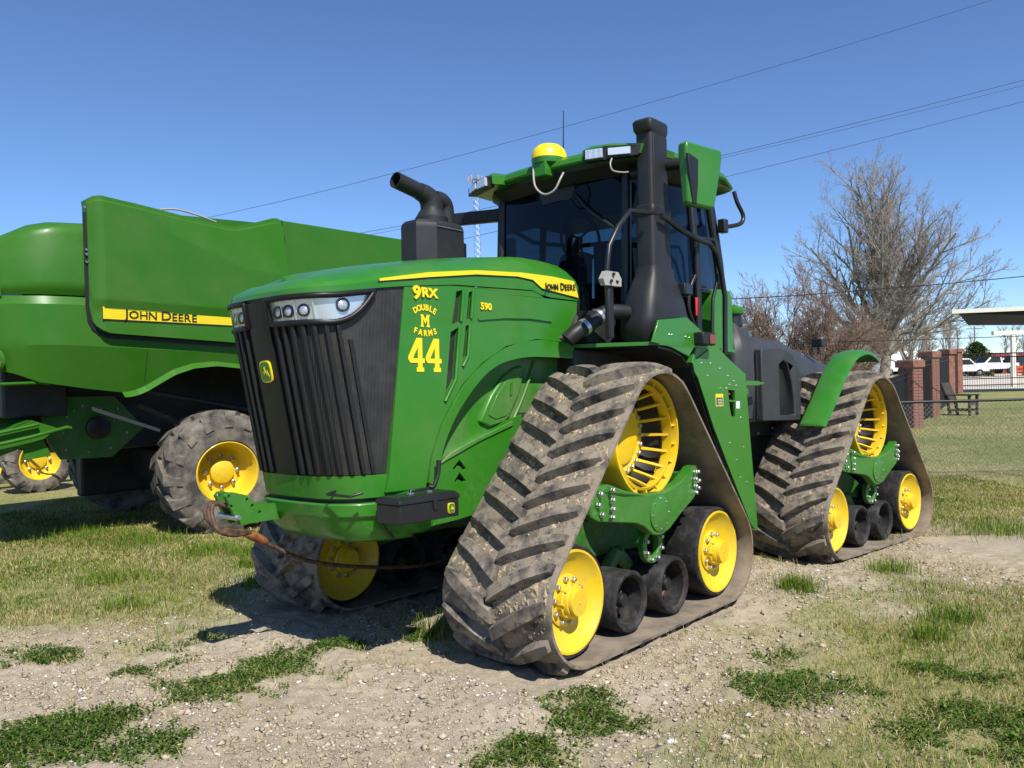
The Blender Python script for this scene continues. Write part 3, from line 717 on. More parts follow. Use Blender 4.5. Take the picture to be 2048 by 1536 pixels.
for sg in (1, -1):
    tube('chin_groove', [(1.60, sg * .515, .87), (1.56, sg * .520, .80), (1.50, sg * .512, .745)], .010, 'decal_black', tractor, 6)
    LP = [(1.29, 1.06), (1.20, 1.16), (.98, 1.20), (.72, 1.30), (.45, 1.40), (.20, 1.46), (.20, .86), (.95, .785), (1.5, .76), (1.5, 1.03)]
    CH = [[(.925, 1.165), (.985, 1.115), (.965, 1.095), (.925, 1.125), (.885, 1.090), (.865, 1.105)], [(.925, 1.085), (.975, 1.03), (.955, 1.015), (.925, 1.035), (.895, 1.012), (.87, 1.028)], [(.94, .935), (.99, .905), (1.0, .925), (.955, .952)]]
    v, f = prismg(LP, .49, .465, 'y', CH); mobj('lower_side_plate', [(q[0], sg * q[1], q[2]) for q in v], f, 'green', tractor, smooth=20)
    prism('plate_backing', [(.80, 1.2), (1.05, 1.15), (1.05, .88), (.80, .88)], sg * .45, sg * .455, 'decal_black', tractor)
    # recessed compartment behind the arch
    RC = [(1.17, 1.14), (1.12, 1.30), (1.0, 1.49), (.81, 1.69), (.62, 1.80), (.37, 1.86), (-.22, 1.86), (-.22, 1.2), (.5, 1.30), (.9, 1.14)]
    rp = prism('recess_panel', RC, sg * .44, sg * .425, 'green_dusty', tractor)
    DR = [(.70, 1.40), (.58, 1.58), (.46, 1.70), (.34, 1.765), (.25, 1.785), (.24, 1.72), (.29, 1.58), (.40, 1.42), (.46, 1.385), (.60, 1.36)]
    dr = prism('compartment_door', DR, sg * .425, sg * .466, 'green_dusty', rp, bevel=.014)
    DI = [(.42 + (x - .42) * .72, 1.56 + (z - 1.56) * .74) for x, z in DR]
    prism('door_inset', DI, sg * .466, sg * .472, 'green_dusty', dr, bevel=.004)
    prism('door_latch', [(.40, 1.66), (.375, 1.67), (.38, 1.58), (.405, 1.57)], sg * .472, sg * .480, 'green', dr)
    tube('recess_rib', [(.10, sg * .45, 1.82), (.17, sg * .452, 1.68), (.28, sg * .452, 1.50), (.40, sg * .45, 1.34)], .012, 'green_dusty', rp, 8, 4)
    prism('recess_sill', [(1.12, 1.14), (1.0, 1.22), (.75, 1.30), (.40, 1.40), (.40, 1.36), (.75, 1.265), (1.0, 1.18)], sg * .43, sg * .50, 'green_dusty', rp, bevel=.008)
    tube('panel_latch', [(1.21, sg * .60, 1.185), (1.225, sg * .605, 1.10), (1.26, sg * .60, 1.03), (1.28, sg * .585, 1.035)], [.016, .012, .014, .012], 'blackp', tractor, 8, 3)
tube('grab_handle', [(1.80, .365, 1.045), (1.86, .37, 1.03), (1.83, .54, 1.025), (1.76, .56, 1.04)], .008, 'blackm', tractor, 8)
lathe('panel_lock', [(.018, .0), (.018, .006), (.012, .010), (0, .010)], 'steel', tractor, 16, 'z', mw=frame_m(plan(.80, 1.20, -.006), (-.5, .8, 0), (0, 0, 1)))
# tow bracket
TB = [(2.235, 1.025), (2.215, 1.045), (2.185, 1.045), (2.10, 1.02), (2.05, .975), (2.0, .955), (1.85, .95), (1.85, .855), (2.15, .85)]
TH = [[(x + .011 * math.cos(a), z + .011 * math.sin(a)) for a in np.linspace(0, 2 * math.pi, 10, endpoint=False)] for x, z in ((2.215, 1.025), (2.20, .965), (2.10, .995), (2.065, .955), (2.015, .91))]
TB = [(x - .06, z - .01) for x, z in TB]; TH = [[(x - .06, z - .01) for x, z in h] for h in TH]
tb = prism('tow_bracket', TB, -.205, -.175, 'green_frame', tractor, holes=TH, smooth=0)
prism('tow_bracket_plate', TB, -.315, -.285, 'green_frame', tb, holes=TH, smooth=0)
lathe('tow_pin', [(.018, -.13), (.018, .075), (.011, .075), (.011, .10), (0, .10)], 'steel', tb, 14, 'y', c=(2.105, -.24, .885))
# chassis
ch = MB(); ch.box(-1.9, 1.45, -.40, .40, .80, 1.45); ch.box(-.9, .9, -.36, .36, .95, 1.9); ch.box(-2.2, -1.2, -.30, .30, .75, 1.30)
ch.box(-.3, .3, -.7, .7, 1.1, 1.45); ch.box(-2.0, -.18, -.60, .60, 1.42, 1.905); ch.obj('front_chassis', 'dark', tractor, bevel=.02)
# exhaust
EX0 = [(.03, -.56), (.03, -.32), (.07, -.27), (.36, -.27), (.50, -.35), (.50, -.52), (.44, -.58), (.07, -.58)]
ex = loft('exhaust_box', [[(x, y, z) for x, y in EX0] for z in (2.30, 2.86)] + [[(.28 + (x - .28) * k, -.43 + (y + .43) * k, z) for x, y in EX0] for k, z in ((1.0, 2.875), (.97, 2.90), (.86, 2.925), (.6, 2.935))], 'stackp', tractor, smooth=25)
box('box_lid_trim', .075, .36, -.275, -.262, 2.868, 2.876, 'steel', ex, 0)
prism('exhaust_side_shield', [(-.05, -.5), (-.05, -.36), (.04, -.32), (.04, -.54)], 2.3, 2.80, 'stackp', ex, axis='z')
EC = (.27, -.42)
lathe('exhaust_collar', [(.128, 2.92), (.13, 2.965), (.124, 2.972), (.102, 3.01), (.096, 3.02)], 'stackp', ex, 28, 'z', c=(EC[0], EC[1], 0))
tube('exhaust_elbow', [(EC[0], EC[1], 3.0), (EC[0] - .005, EC[1], 3.05), (EC[0] + .015, EC[1], 3.105), (EC[0] + .06, EC[1], 3.14), (EC[0] + .13, EC[1], 3.158)], [.092, .09, .086, .076, .066], 'stackp', ex, 22, 5)
pe = [Vector((EC[0] + .09, EC[1], 3.15)), Vector((EC[0] + .36, EC[1], 3.20))]
v, f = latheg([(.062, 0), (.062, .28), (.054, .28), (.052, .08), (0, .08)], 24, 'z')
d_ = (pe[1] - pe[0]).normalized(); mobj('exhaust_pipe', v, f, 'stackp', ex, mw=at(*pe[0]) @ d_.to_track_quat('Z', 'Y').to_matrix().to_4x4())
tube('exhaust_hood', [(.24, -.42, 3.12), (.17, -.42, 3.115), (.125, -.42, 3.07), (.12, -.42, 2.94)], [.07, .074, .07, .07], 'stackp', ex, 16, 4)
# air intake stack, left side
def ring(cx, cy, hx, hy, z, c=.3):
    pts = []
    for sx, sy in ((1, 1), (-1, 1), (-1, -1), (1, -1)):
        for a in (0, 30, 60, 90):
            q = {(1, 1): a, (-1, 1): 90 + a, (-1, -1): 180 + a, (1, -1): 270 + a}[(sx, sy)] * D; r = c * min(hx, hy)
            pts.append((cx + sx * (hx - r) + r * math.cos(q), cy + sy * (hy - r) + r * math.sin(q), z))
    return pts
SX, SY = -.80, .92
stk = loft('air_intake_base', [ring(SX + .0, SY - .02, .27, .13, 1.955, .6), ring(SX + .0, SY - .01, .315, .15, 2.04, .6), ring(SX, SY, .305, .15, 2.14, .6), ring(SX, SY, .255, .135, 2.30, .6), ring(SX, SY, .205, .115, 2.40, .6), ring(SX, SY, .165, .10, 2.46, .5), ring(SX, SY, .158, .095, 2.53, .5)], 'stackp', tractor, smooth=45)
loft('air_intake_neck', [ring(SX, SY, .140, .084, 2.525, .4), ring(SX, SY, .132, .078, 2.94, .4)], 'stackp', stk, smooth=45)
loft('air_intake_collar', [ring(SX, SY, .138, .082, 2.92, .4), ring(SX, SY, .145, .087, 2.935, .4), ring(SX, SY, .145, .087, 2.99, .4), ring(SX, SY, .134, .08, 3.0, .4)], 'stackp', stk, smooth=45)
loft('air_intake_stack', [ring(SX, SY, .122, .072, 2.99, .4), ring(SX, SY, .122, .072, 3.56, .4)], 'stackp', stk, smooth=45)
loft('air_intake_cap', [ring(SX, SY, .122, .072, 3.55, .4), ring(SX + .01, SY, .138, .082, 3.575, .4), ring(SX + .014, SY, .142, .085, 3.635, .4), ring(SX + .01, SY, .130, .076, 3.653, .4), ring(SX, SY, .10, .055, 3.658, .4)], 'stackp', stk, smooth=45)
prism('intake_side_plate', [(SX + .10, 3.0), (SX + .10, 3.53), (SX - .10, 3.54), (SX - .10, 3.0)], SY + .072, SY + .077, 'stackp', stk, bevel=.004)
tube('intake_pipe', [(-.02, .66, 1.96), (-.08, .70, 2.02), (-.22, .74, 2.10), (-.30, .76, 2.15), (-.36, .80, 2.175), (-.50, .86, 2.175)], .058, 'blackp', tractor, 14, 4)
for i, (a, b) in enumerate((((-.13, .715, 2.045), (-.16, .722, 2.063)), ((-.26, .75, 2.125), (-.285, .755, 2.14)))):
    tube('hose_clamp', [a, b], .064, 'steel', tractor, 14)
eng = MB(); eng.tube([(-.3, .45, 1.97), (-.35, .62, 2.05), (-.42, .64, 2.2)], .04, 8); eng.tube([(.0, .52, 1.97), (-.15, .60, 2.0), (-.25, .56, 2.15)], .03, 8); eng.box(-.7, -.32, .25, .62, 1.96, 2.2)
eng.obj('engine_hoses', 'dark', tractor)
# deck over the front track and fender
DK = [(-.10, .42), (-.24, .56), (-.34, .80), (-.52, 1.12), (-1.20, 1.12), (-1.60, 1.0), (-2.1, .95), (-2.1, .40)]
for sg in (1, -1):
    prism('deck_plate', [(x, sg * y) for x, y in DK], 1.918, 1.945, 'green_frame', tractor, axis='z')
    ub_ = MB()
    arch = [(-.52, 1.915), (-.70, 1.90), (-.86, 1.86), (-.98, 1.78), (-1.08, 1.66), (-1.30, 1.28), (-1.62, .84), (-1.93, .42)]
    for i in range(len(arch) - 1):
        (x0, z0), (x1, z1) = arch[i], arch[i + 1]
        v = [(x0, sg * .62, z0), (x1, sg * .62, z1), (x1, sg * 1.095, z1), (x0, sg * 1.095, z0), (x0 - .02, sg * .62, z0 - .02), (x1 - .02, sg * .62, z1 - .02), (x1 - .02, sg * 1.095, z1 - .02), (x0 - .02, sg * 1.095, z0 - .02)]
        ub_.add(v, [(0, 1, 2, 3), (4, 7, 6, 5), (0, 4, 5, 1), (3, 2, 6, 7), (1, 5, 6, 2), (0, 3, 7, 4)])
    ub_.obj('fender_liner', 'decal_black', tractor)
    HX = [(-.42, 1.935), (-.515, 2.10), (-.93, 2.145), (-1.13, 2.065), (-1.12, 2.0), (-.95, 1.845), (-.86, 1.865), (-.70, 1.905)]
    fp = prism('fender_panel', HX, sg * 1.10, sg * 1.118, 'green', tractor, bevel=.004)
    if sg > 0:
        for x, z in ((-.66, 2.0), (-.70, 2.0), (-.90, 1.995), (-.96, 1.99)): bolt(fp, x, 1.118, z, 1, BOLT_S, 'panel_bolt')
    PL = [(-1.01, 1.80), (-1.39, 1.955), (-1.58, 1.86), (-1.885, 1.735), (-1.885, 1.63), (-1.925, 1.28), (-2.05, .38), (-1.95, .45), (-1.64, .86), (-1.32, 1.30), (-1.09, 1.68), (-1.035, 1.73)]
    HO = [[(-1.595, 1.588), (-1.715, 1.582), (-1.715, 1.50), (-1.60, 1.505)], [(-1.60, 1.49), (-1.715, 1.485), (-1.71, 1.365), (-1.645, 1.365)]]
    sgp = prism('side_guard', PL, sg * 1.10, sg * 1.115, 'green', tractor, holes=HO, smooth=20)
    prism('guard_edge_flange', [(-1.885, 1.735), (-1.93, 1.725), (-1.98, 1.28), (-2.10, .36), (-2.05, .38), (-1.925, 1.28), (-1.885, 1.63)], sg * 1.112, sg * 1.05, 'green', sgp)
    if sg > 0:
        prism('guard_backing', [(-1.55, 1.62), (-1.75, 1.62), (-1.75, 1.33), (-1.55, 1.33)], 1.06, 1.065, 'dark', sgp)
        for x, z in ((-1.15, 1.80), (-1.30, 1.80), (-1.46, 1.76), (-1.46, 1.60), (-1.62, 1.63), (-1.74, 1.62), (-1.56, 1.60), (-1.60, 1.15), (-1.72, 1.0), (-1.78, .85), (-1.82, 1.35), (-1.86, 1.1), (-1.90, .8), (-1.78, 1.45), (-1.25, 1.70), (-1.60, 1.70), (-1.70, 1.66)): bolt(sgp, x, 1.115, z, 1, BOLT_S, 'guard_bolt')
        lb = box('warning_label', -1.50, -1.37, 1.115, 1.1165, 1.455, 1.555, 'decal_yellow', sgp, 0)
        box('label_text_block', -1.49, -1.38, 1.1165, 1.1172, 1.463, 1.525, 'decal_black', lb, 0)
        for k in range(4): box('label_text_line', -1.48, -1.40, 1.1172, 1.1176, 1.470 + k * .013, 1.474 + k * .013, 'decal_white', lb, 0)
        box('white_label', -1.80, -1.735, 1.115, 1.1165, 1.43, 1.49, 'decal_white', sgp, 0)
        lever = box('lock_lever', -1.62, -1.60, 1.07, 1.12, 1.545, 1.56, 'red', sgp, .003)
        prism('guard_corner_cover', [(-1.14, 2.07), (-1.10, 1.95), (-1.02, 1.80), (-1.16, 1.74), (-1.35, 1.93), (-1.30, 2.02)], 1.00, 1.105, 'green_frame', tractor, bevel=.01)
# step lamp block with amber lens and bracket
lm = box('marker_lamp', -1.235, -1.03, 1.10, 1.20, 1.935, 2.035, 'blackp', tractor, .012); box('amber_reflector', -1.22, -1.13, 1.20, 1.206, 1.945, 2.02, 'amber', lm, .003); box('side_amber_lens', -1.242, -1.235, 1.11, 1.195, 1.95, 2.02, 'amber', lm, .002)
rr_ = box('red_reflector', -1.36, -1.30, .99, .998, 2.19, 2.34, 'red', tractor, .003)
# ---- cab
cabf = MB()
FX, RX = -.80, -2.06
PIL = {'fl': [(FX + .02, .66, 1.94), (FX, .665, 2.5), (FX - .04, .66, 3.32)], 'bl': [(-1.58, .84, 1.95), (-1.60, .85, 2.5), (-1.60, .80, 3.30)], 'rl': [(-2.02, .80, 1.95), (-2.06, .84, 2.5), (-1.98, .78, 3.30)]}
for k, pts in PIL.items():
    for sg in (1, -1): tube('cab_pillar', [(x, sg * y, z) for x, y, z in pts], [.045, .042, .042] if k != 'bl' else [.034] * 3, 'blackm', tractor, 10, 4)
cb = MB(); cb.box(-2.05, -.83, -.80, .80, 1.94, 2.10); cb.box(-2.08, -1.95, -.78, .78, 1.95, 2.45); cb.obj('cab_floor', 'blackp', tractor, bevel=.03)
def pane(name, quad, nu=6, nv=6, bulge=(0, 0, 0), mat='glass'):
    a, b, c, d = [Vector(q) for q in quad]; B = Vector(bulge); v = []; f = []
    for j in range(nv + 1):
        for i in range(nu + 1):
            u, t = i / nu, j / nv; p_ = a.lerp(b, u).lerp(d.lerp(c, u), t) + B * (4 * u * (1 - u)); v.append(p_)
    for j in range(nv):
        for i in range(nu): k = j * (nu + 1) + i; f.append((k, k + 1, k + nu + 2, k + nu + 1))
    return mobj(name, v, f, mat, tractor, smooth=60)
pane('windshield', [(FX + .02, -.64, 1.98), (FX + .02, .64, 1.98), (FX - .03, .64, 3.34), (FX - .03, -.64, 3.34)], 12, 6, (.05, 0, 0))
for sg in (1, -1):
    pane('door_glass', [(-.82, sg * .68, 2.0), (-1.56, sg * .845, 2.0), (-1.58, sg * .80, 3.28), (-.85, sg * .68, 3.28)], 6, 6, (0, sg * .03, 0), 'glass_side')
    pane('rear_side_glass', [(-1.63, sg * .855, 2.45), (-2.02, sg * .83, 2.45), (-1.96, sg * .78, 3.28), (-1.63, sg * .805, 3.28)], 3, 6, (0, 0, 0), 'glass_side')
    tube('glass_frame', [(-1.64, sg * .862, 2.44), (-2.02, sg * .84, 2.44)], .018, 'blackm', tractor, 8)
pane('rear_glass', [(-2.06, -.76, 2.4), (-2.06, .76, 2.4), (-1.98, .74, 3.28), (-1.98, -.74, 3.28)], 4, 4)
# headliner and sun band
loft('headliner', [[(x, y, z) for x, y in ((-.84, -.66), (-.76, 0), (-.84, .66), (-1.6, .80), (-1.98, .76), (-2.0, 0), (-1.98, -.76), (-1.6, -.80))] for z in (3.20, 3.36)], 'decal_black', tractor)
pane('sun_shade', [(FX - .035, -.635, 3.02), (FX - .035, .635, 3.02), (FX - .045, .635, 3.24), (FX - .045, -.635, 3.30)], 12, 2, (.045, 0, 0), 'decal_black')
# roof
def roof():
    out = [(-.60, 0), (-.61, .30), (-.66, .62), (-.80, .88), (-1.0, .965), (-1.95, .965), (-2.18, .90), (-2.26, .60), (-2.28, 0)]
    full = out + [(x, -y) for x, y in out[-2:0:-1]]
    pts = [(p_.x, p_.y) for p_ in catmull([(*q, 0) for q in full], 3, True)]
    cx = -1.42
    def rg(k, z, dz=0): return [(cx + (x - cx) * k, y * k, z - (.05 if x < -2.0 else 0) * (k > .95) + dz * (1 - abs(y))) for x, y in pts]
    return loft('cab_roof', [rg(.93, 3.415), rg(.99, 3.425), rg(1.0, 3.44), rg(.985, 3.48), rg(.93, 3.515), rg(.6, 3.555), rg(.15, 3.57)], 'green', tractor, smooth=28)
rf = roof()
loft('roof_underside', [[(-1.42 + (x + 1.42) * k, y * k, z) for x, y in ((-.64, -.3), (-.62, 0), (-.64, .3), (-.72, .7), (-.95, .93), (-1.9, .93), (-2.15, .8), (-2.2, 0), (-2.15, -.8), (-1.9, -.93), (-.95, -.93), (-.72, -.7))] for k, z in ((.86, 3.31), (.965, 3.385), (.97, 3.42))], 'blackp', rf)
for sg in (1, -1):   # raised lamp pods at the front corners
    pod = loft('lamp_pod', [[(-.50, sg * .47, 3.395), (-.56, sg * .60, 3.39), (-.66, sg * .90, 3.40), (-1.05, sg * .97, 3.42), (-1.10, sg * .60, 3.42), (-.80, sg * .42, 3.42)],
        [(-.50, sg * .48, 3.47), (-.54, sg * .62, 3.475), (-.68, sg * .93, 3.47), (-1.05, sg * .98, 3.47), (-1.15, sg * .60, 3.50), (-.80, sg * .42, 3.49)],
        [(-.56, sg * .52, 3.51), (-.62, sg * .66, 3.515), (-.78, sg * .88, 3.505), (-1.05, sg * .92, 3.50), (-1.25, sg * .60, 3.535), (-.85, sg * .48, 3.53)]], 'green', rf, smooth=20)
    bz = loft('lamp_surround', [[(-.485, sg * .49, 3.375), (-.53, sg * .66, 3.37), (-.645, sg * .90, 3.385), (-.70, sg * .86, 3.385), (-.56, sg * .5, 3.38)], [(-.482, sg * .51, 3.465), (-.525, sg * .68, 3.47), (-.66, sg * .915, 3.462), (-.72, sg * .86, 3.46), (-.56, sg * .52, 3.465)]], 'blackp', rf, smooth=0)
    for (a, b, z0, z1) in (((-.478, .53), (-.517, .66), 3.385, 3.455), ((-.535, .70), (-.615, .85), 3.395, 3.448)):
        A = Vector((a[0] + .006, sg * a[1], 0)); B = Vector((b[0] + .006, sg * b[1], 0)); n_ = (B - A).cross(Vector((0, 0, 1))) * sg; n_.normalize()
        q = [A + Vector((0, 0, z0)), B + Vector((0, 0, z0)), B + Vector((0, 0, z1)), A + Vector((0, 0, z1))]
        q2 = [p_ + n_ * .006 for p_ in q]
        wl = mobj('work_light', [tuple(p_ - n_ * .02) for p_ in q] + [tuple(p_) for p_ in q2], [(0, 1, 2, 3), (4, 5, 6, 7), (0, 1, 5, 4), (1, 2, 6, 5), (2, 3, 7, 6), (3, 0, 4, 7)], 'chrome', rf, smooth=0)
        if a[0] > -.5:
            for i in range(3):
                for j in range(2):
                    c_ = q2[0].lerp(q2[1], (i + .5) / 3).lerp(q2[3].lerp(q2[2], (i + .5) / 3), (j + .5) / 2)
                    lathe('lamp_cell', [(.016, 0), (.012, .006), (0, .007)], 'lens', wl, 8, 'z', mw=frame_m(c_, (B - A), (0, 0, 1)))
tube('wiring_pigtail', [(-.52, .74, 3.36), (-.49, .745, 3.31), (-.50, .76, 3.26), (-.56, .80, 3.25), (-.62, .82, 3.26)], .006, 'greyp', rf, 6, 4)
# satellite receiver on the roof front
gps = loft('receiver_bracket', [[(-.54, -.06, z), (-.54, .08, z), (-.70, .08, z), (-.70, -.06, z)] for z in (3.37, 3.53)], 'green', tractor, bevel=.01)
GC = (-.68, .01)
def oval(kx, ky, z, cx=GC[0], cy=GC[1]): return [(cx + kx * math.cos(a), cy + ky * math.sin(a), z) for a in np.linspace(0, 2 * math.pi, 28, endpoint=False)]
loft('receiver_base', [oval(.11, .10, 3.475), oval(.155, .135, 3.485), oval(.165, .142, 3.525), oval(.160, .14, 3.535)], 'green', gps)
loft('receiver_dome', [oval(.164, .142, 3.53), oval(.160, .139, 3.57), oval(.142, .124, 3.615), oval(.10, .09, 3.648), oval(.04, .035, 3.665)], 'decal_yellow', gps, smooth=60)
tube('antenna', [(-.84, .03, 3.56), (-.845, .035, 3.70), (-.85, .04, 3.985)], [.009, .005, .0035], 'blackm', tractor, 6)
box('antenna_mount', -.87, -.82, .0, .06, 3.47, 3.60, 'green', gps, .01)
tube('receiver_cable', [(-.56, -.055, 3.50), (-.54, -.05, 3.42), (-.50, -.0, 3.28), (-.50, .09, 3.20), (-.52, .18, 3.22), (-.55, .22, 3.31), (-.60, .215, 3.37)], .009, 'greyp', tractor, 8, 5)
tube('wiper_arm', [(FX + .02, .19, 3.25), (FX + .08, .33, 3.10), (FX + .04, .58, 2.90)], .007, 'blackm', tractor, 6); tube('wiper_blade', [(FX + .075, .36, 3.06), (FX + .03, .62, 2.86)], .009, 'blackm', tractor, 6)
# mirrors
def mirror(sg, cx, cy, z0, z1):
    a = [(cx + .20, cy - .04), (cx - .24, cy + .03), (cx - .27, cy - .05), (cx + .17, cy - .13)]
    def rg(k, z, dx=0): return [(cx + (x - cx) * k + dx, sg * (cy + (y - cy) * (1 if k > .8 else .8)), z) for x, y in a]
    o = loft('mirror_housing', [rg(.62, z0, .06), rg(.72, z0 + .03, .055), rg(.90, z0 + .30, .01), rg(1.0, z1 - .06), rg(.97, z1)], 'green', tractor, bevel=.02, smooth=20)
    return o
mh = mirror(1, -.92, 1.30, 2.955, 3.43)
prism('mirror_side_panel', [(-.705, 3.33), (-.86, 3.31), (-.84, 2.97), (-.765, 2.965)], 1.262, 1.285, 'blackp', mh, bevel=.006)
tube('mirror_arm', [(-.82, .72, 3.30), (-.90, 1.0, 3.335), (-.95, 1.22, 3.30)], [.05, .045, .04], 'blackp', tractor, 10, 4)
mh2 = mirror(-1, -.62, 1.32, 3.00, 3.29)
prism('mirror_arm_plate', [(-.82, -.66), (-.60, -1.25), (-.66, -1.27), (-.90, -.68)], 3.16, 3.27, 'blackp', tractor, axis='z', bevel=.01)
tube('rear_mirror_bracket', [(-2.18, .93, 3.37), (-2.20, .95, 3.27), (-2.27, .97, 3.16), (-2.22, .96, 3.08), (-2.02, .90, 3.03)], .02, 'blackm', tractor, 8, 4)
box('cab_pillar_bracket', -2.06, -1.98, .86, .93, 2.98, 3.10, 'blackm', tractor, .01)
# inside the cab
seat = MB(); seat.box(-1.65, -1.20, -.24, .24, 2.28, 2.42); seat.box(-1.78, -1.62, -.25, .25, 2.38, 3.0); seat.box(-1.55, -1.25, .28, .42, 2.45, 2.58); seat.obj('operator_seat', 'seat', tractor, bevel=.05)
loft('steering_console', [[(x, y, z) for x, y in ((-.86 + dx, -.16 * k), (-.86 + dx, .16 * k), (-1.06 + dx, .12 * k), (-1.06 + dx, -.12 * k))] for z, k, dx in ((2.05, 1.3, 0), (2.45, 1.1, -.03), (2.75, .8, -.10), (2.80, .7, -.12))], 'seat', tractor, bevel=.02)
sw = [(-1.10 + .055 * math.sin(a), .20 * math.cos(a), 2.93 + .19 * math.sin(a)) for a in np.linspace(0, 2 * math.pi, 32, endpoint=False)]
sw_ = tube('steering_wheel', sw, .014, 'blackm', tractor, 8, closed=True)
for a in (30, 150, 270): tube('wheel_spoke', [(-1.09, 0, 2.93), (-1.10 + .055 * math.sin(a * D), .20 * math.cos(a * D), 2.93 + .19 * math.sin(a * D))], .011, 'blackm', sw_, 6)
tube('steering_column', [(-1.09, 0, 2.93), (-.98, 0, 2.74)], .035, 'seat', tractor, 8)
box('display_screen', -1.12, -1.08, .38, .62, 2.62, 2.78, 'seat', tractor, .01); tube('cab_grab_rail', [(-1.9, -.75, 3.08), (-1.4, -.77, 3.05), (-.86, -.64, 3.10)], .02, 'seat', tractor, 8); tube('cab_grab_rail', [(-1.98, .7, 3.08), (-1.99, 0, 3.04), (-1.98, -.7, 3.08)], .022, 'seat', tractor, 8)
box('cab_corner_trim', -.93, -.86, -.66, -.58, 2.1, 3.0, 'cream', tractor, .02)
# handrails
tube('handrail', [(-.62, 1.0, 2.92), (-.35, 1.0, 2.89), (-.19, 1.0, 2.75), (-.075, 1.0, 2.60), (-.045, 1.0, 2.46), (-.04, 1.0, 2.38), (-.05, 1.0, 1.94)], .018, 'blackm', tractor, 10)
fl_ = loft('front_step_lamp', [[(.02, .985, 2.315), (-.14, 1.01, 2.315), (-.16, 1.0, 2.37), (-.12, 1.0, 2.415), (.0, .985, 2.415), (.035, .98, 2.36)], [(.02, 1.025, 2.315), (-.14, 1.05, 2.315), (-.16, 1.04, 2.37), (-.12, 1.04, 2.415), (.0, 1.025, 2.415), (.035, 1.02, 2.36)]], 'greyp', tractor, smooth=0)
for x, z in ((-.03, 2.345), (-.10, 2.345), (-.06, 2.395)): lathe('lamp_cell', [(.013, 1.04), (.011, 1.050), (0, 1.050)], 'blackm', fl_, 8, 'y', c=(x, 0, z))
box('lamp_stem', -.09, -.03, .98, 1.02, 1.95, 2.32, 'blackp', tractor, .01)
tube('handrail', [(-.70, 1.05, 2.90), (-.78, 1.05, 2.89), (-1.02, 1.05, 2.83), (-1.26, 1.05, 2.80), (-1.46, 1.05, 2.79), (-1.58, 1.05, 2.72), (-1.66, 1.05, 2.55), (-1.71, 1.05, 2.38), (-1.69, 1.05, 1.90)], .022, 'blackm', tractor, 10)
tube('handrail', [(-1.34, 1.0, 2.83), (-1.62, 1.0, 2.85), (-1.67, 1.0, 2.78), (-1.68, 1.0, 2.52), (-1.59, 1.0, 2.35), (-1.55, 1.0, 1.94)], .015, 'blackm', tractor, 8)
tube('handrail', [(-1.33, .98, 2.52), (-1.25, .98, 2.42), (-1.21, .98, 2.30), (-1.23, .98, 2.20), (-1.33, .98, 2.08)], .016, 'blackm', tractor, 8, 3)
tube('door_post', [(-1.36, .98, 2.85), (-1.37, .98, 2.40), (-1.33, 1.0, 1.96)], .030, 'blackm', tractor, 8)
tube('glass_edge', [(-1.41, .94, 2.83), (-1.41, .94, 2.52), (-1.46, .93, 2.46), (-1.60, .93, 2.46)], .012, 'blackm', tractor, 8)
wl2 = box('cab_side_lamp', -1.10, -.98, .98, 1.08, 2.33, 2.42, 'blackp', tractor, .01); box('lamp_glass', -1.09, -.99, 1.08, 1.085, 2.34, 2.41, 'lens', wl2, 0)
# green column behind the cab
loft('rear_cab_column', [[(x, y, z) for x, y in ((-1.80 - dx, .70), (-1.80 - dx, .90), (-2.12 + dx, .92), (-2.16 + dx, .70))] for z, dx in ((1.90, .0), (2.33, .0), (2.42, .01), (2.47, .05))], 'green', tractor, bevel=.015)
# ---- rear frame
CUR[0] = REAR
rc = MB(); rc.box(-5.2, -2.2, -.42, .42, .75, 1.30); rc.box(-4.3, -3.7, -.75, .75, 1.05, 1.45); rc.box(-5.35, -5.15, -.5, .5, .5, 1.3); rc.box(-4.9, -2.5, -.62, .62, 1.15, 1.32)
rc.obj('rear_chassis', 'dark', tractor, bevel=.02)
for sg in (1, -1):
    pass
def tank():
    def sec(x, zt, hw, zb=1.30, sh=.16):
        h = [(0, zt), (hw * .55, zt - .005), (hw - .16, zt - sh * .35), (hw - .04, zt - sh), (hw, zt - sh - .14), (hw + .01, (zt + zb) / 2 - .1), (hw, zb + .04), (hw - .02, zb)]
        return [(x, y, z) for y, z in h] + [(x, -y, z) for y, z in h[:0:-1]]
    return loft('rear_body_cover', [sec(-2.62, 2.11, .78, sh=.10), sec(-2.68, 2.15, .81, sh=.12), sec(-3.05, 2.16, .82), sec(-3.30, 2.155, .82), sec(-3.50, 2.145, .81), sec(-4.0, 2.10, .66), sec(-4.5, 2.03, .62), sec(-5.0, 1.92, .60), sec(-5.12, 1.84, .56, sh=.2)], 'tankp', tractor, smooth=40)
tk = tank()
for y in (-.42, -.22, 0, .22, .42, .60):
    tube('cover_rib', [(-2.72, y, 2.135 - abs(y) * .05), (-3.2, y, 2.14 - abs(y) * .06), (-3.5 + .2 * (y > .5), y * .97, 2.115 - abs(y) * .06), (-4.2 + .7 * (y > .5), y * .9, 2.03 - abs(y) * (.05 if y < .5 else .02))], .020, 'tankp', tk, 6, 3)
prism('cover_side_frame', [(-2.70, 1.31), (-2.70, 1.98), (-3.06, 2.01), (-3.30, 1.94), (-3.42, 1.80), (-3.44, 1.29)], .815, .895, 'tankp', tk, holes=[[(-3.02, 1.35), (-3.02, 1.84), (-3.10, 1.88), (-3.17, 1.86), (-3.26, 1.68), (-3.30, 1.50), (-3.31, 1.35)]], bevel=.012)
prism('cover_vent', [(-3.05, 1.33), (-3.05, 1.86), (-3.20, 1.87), (-3.32, 1.5), (-3.32, 1.33)], .833, .836, 'decal_black', tk)
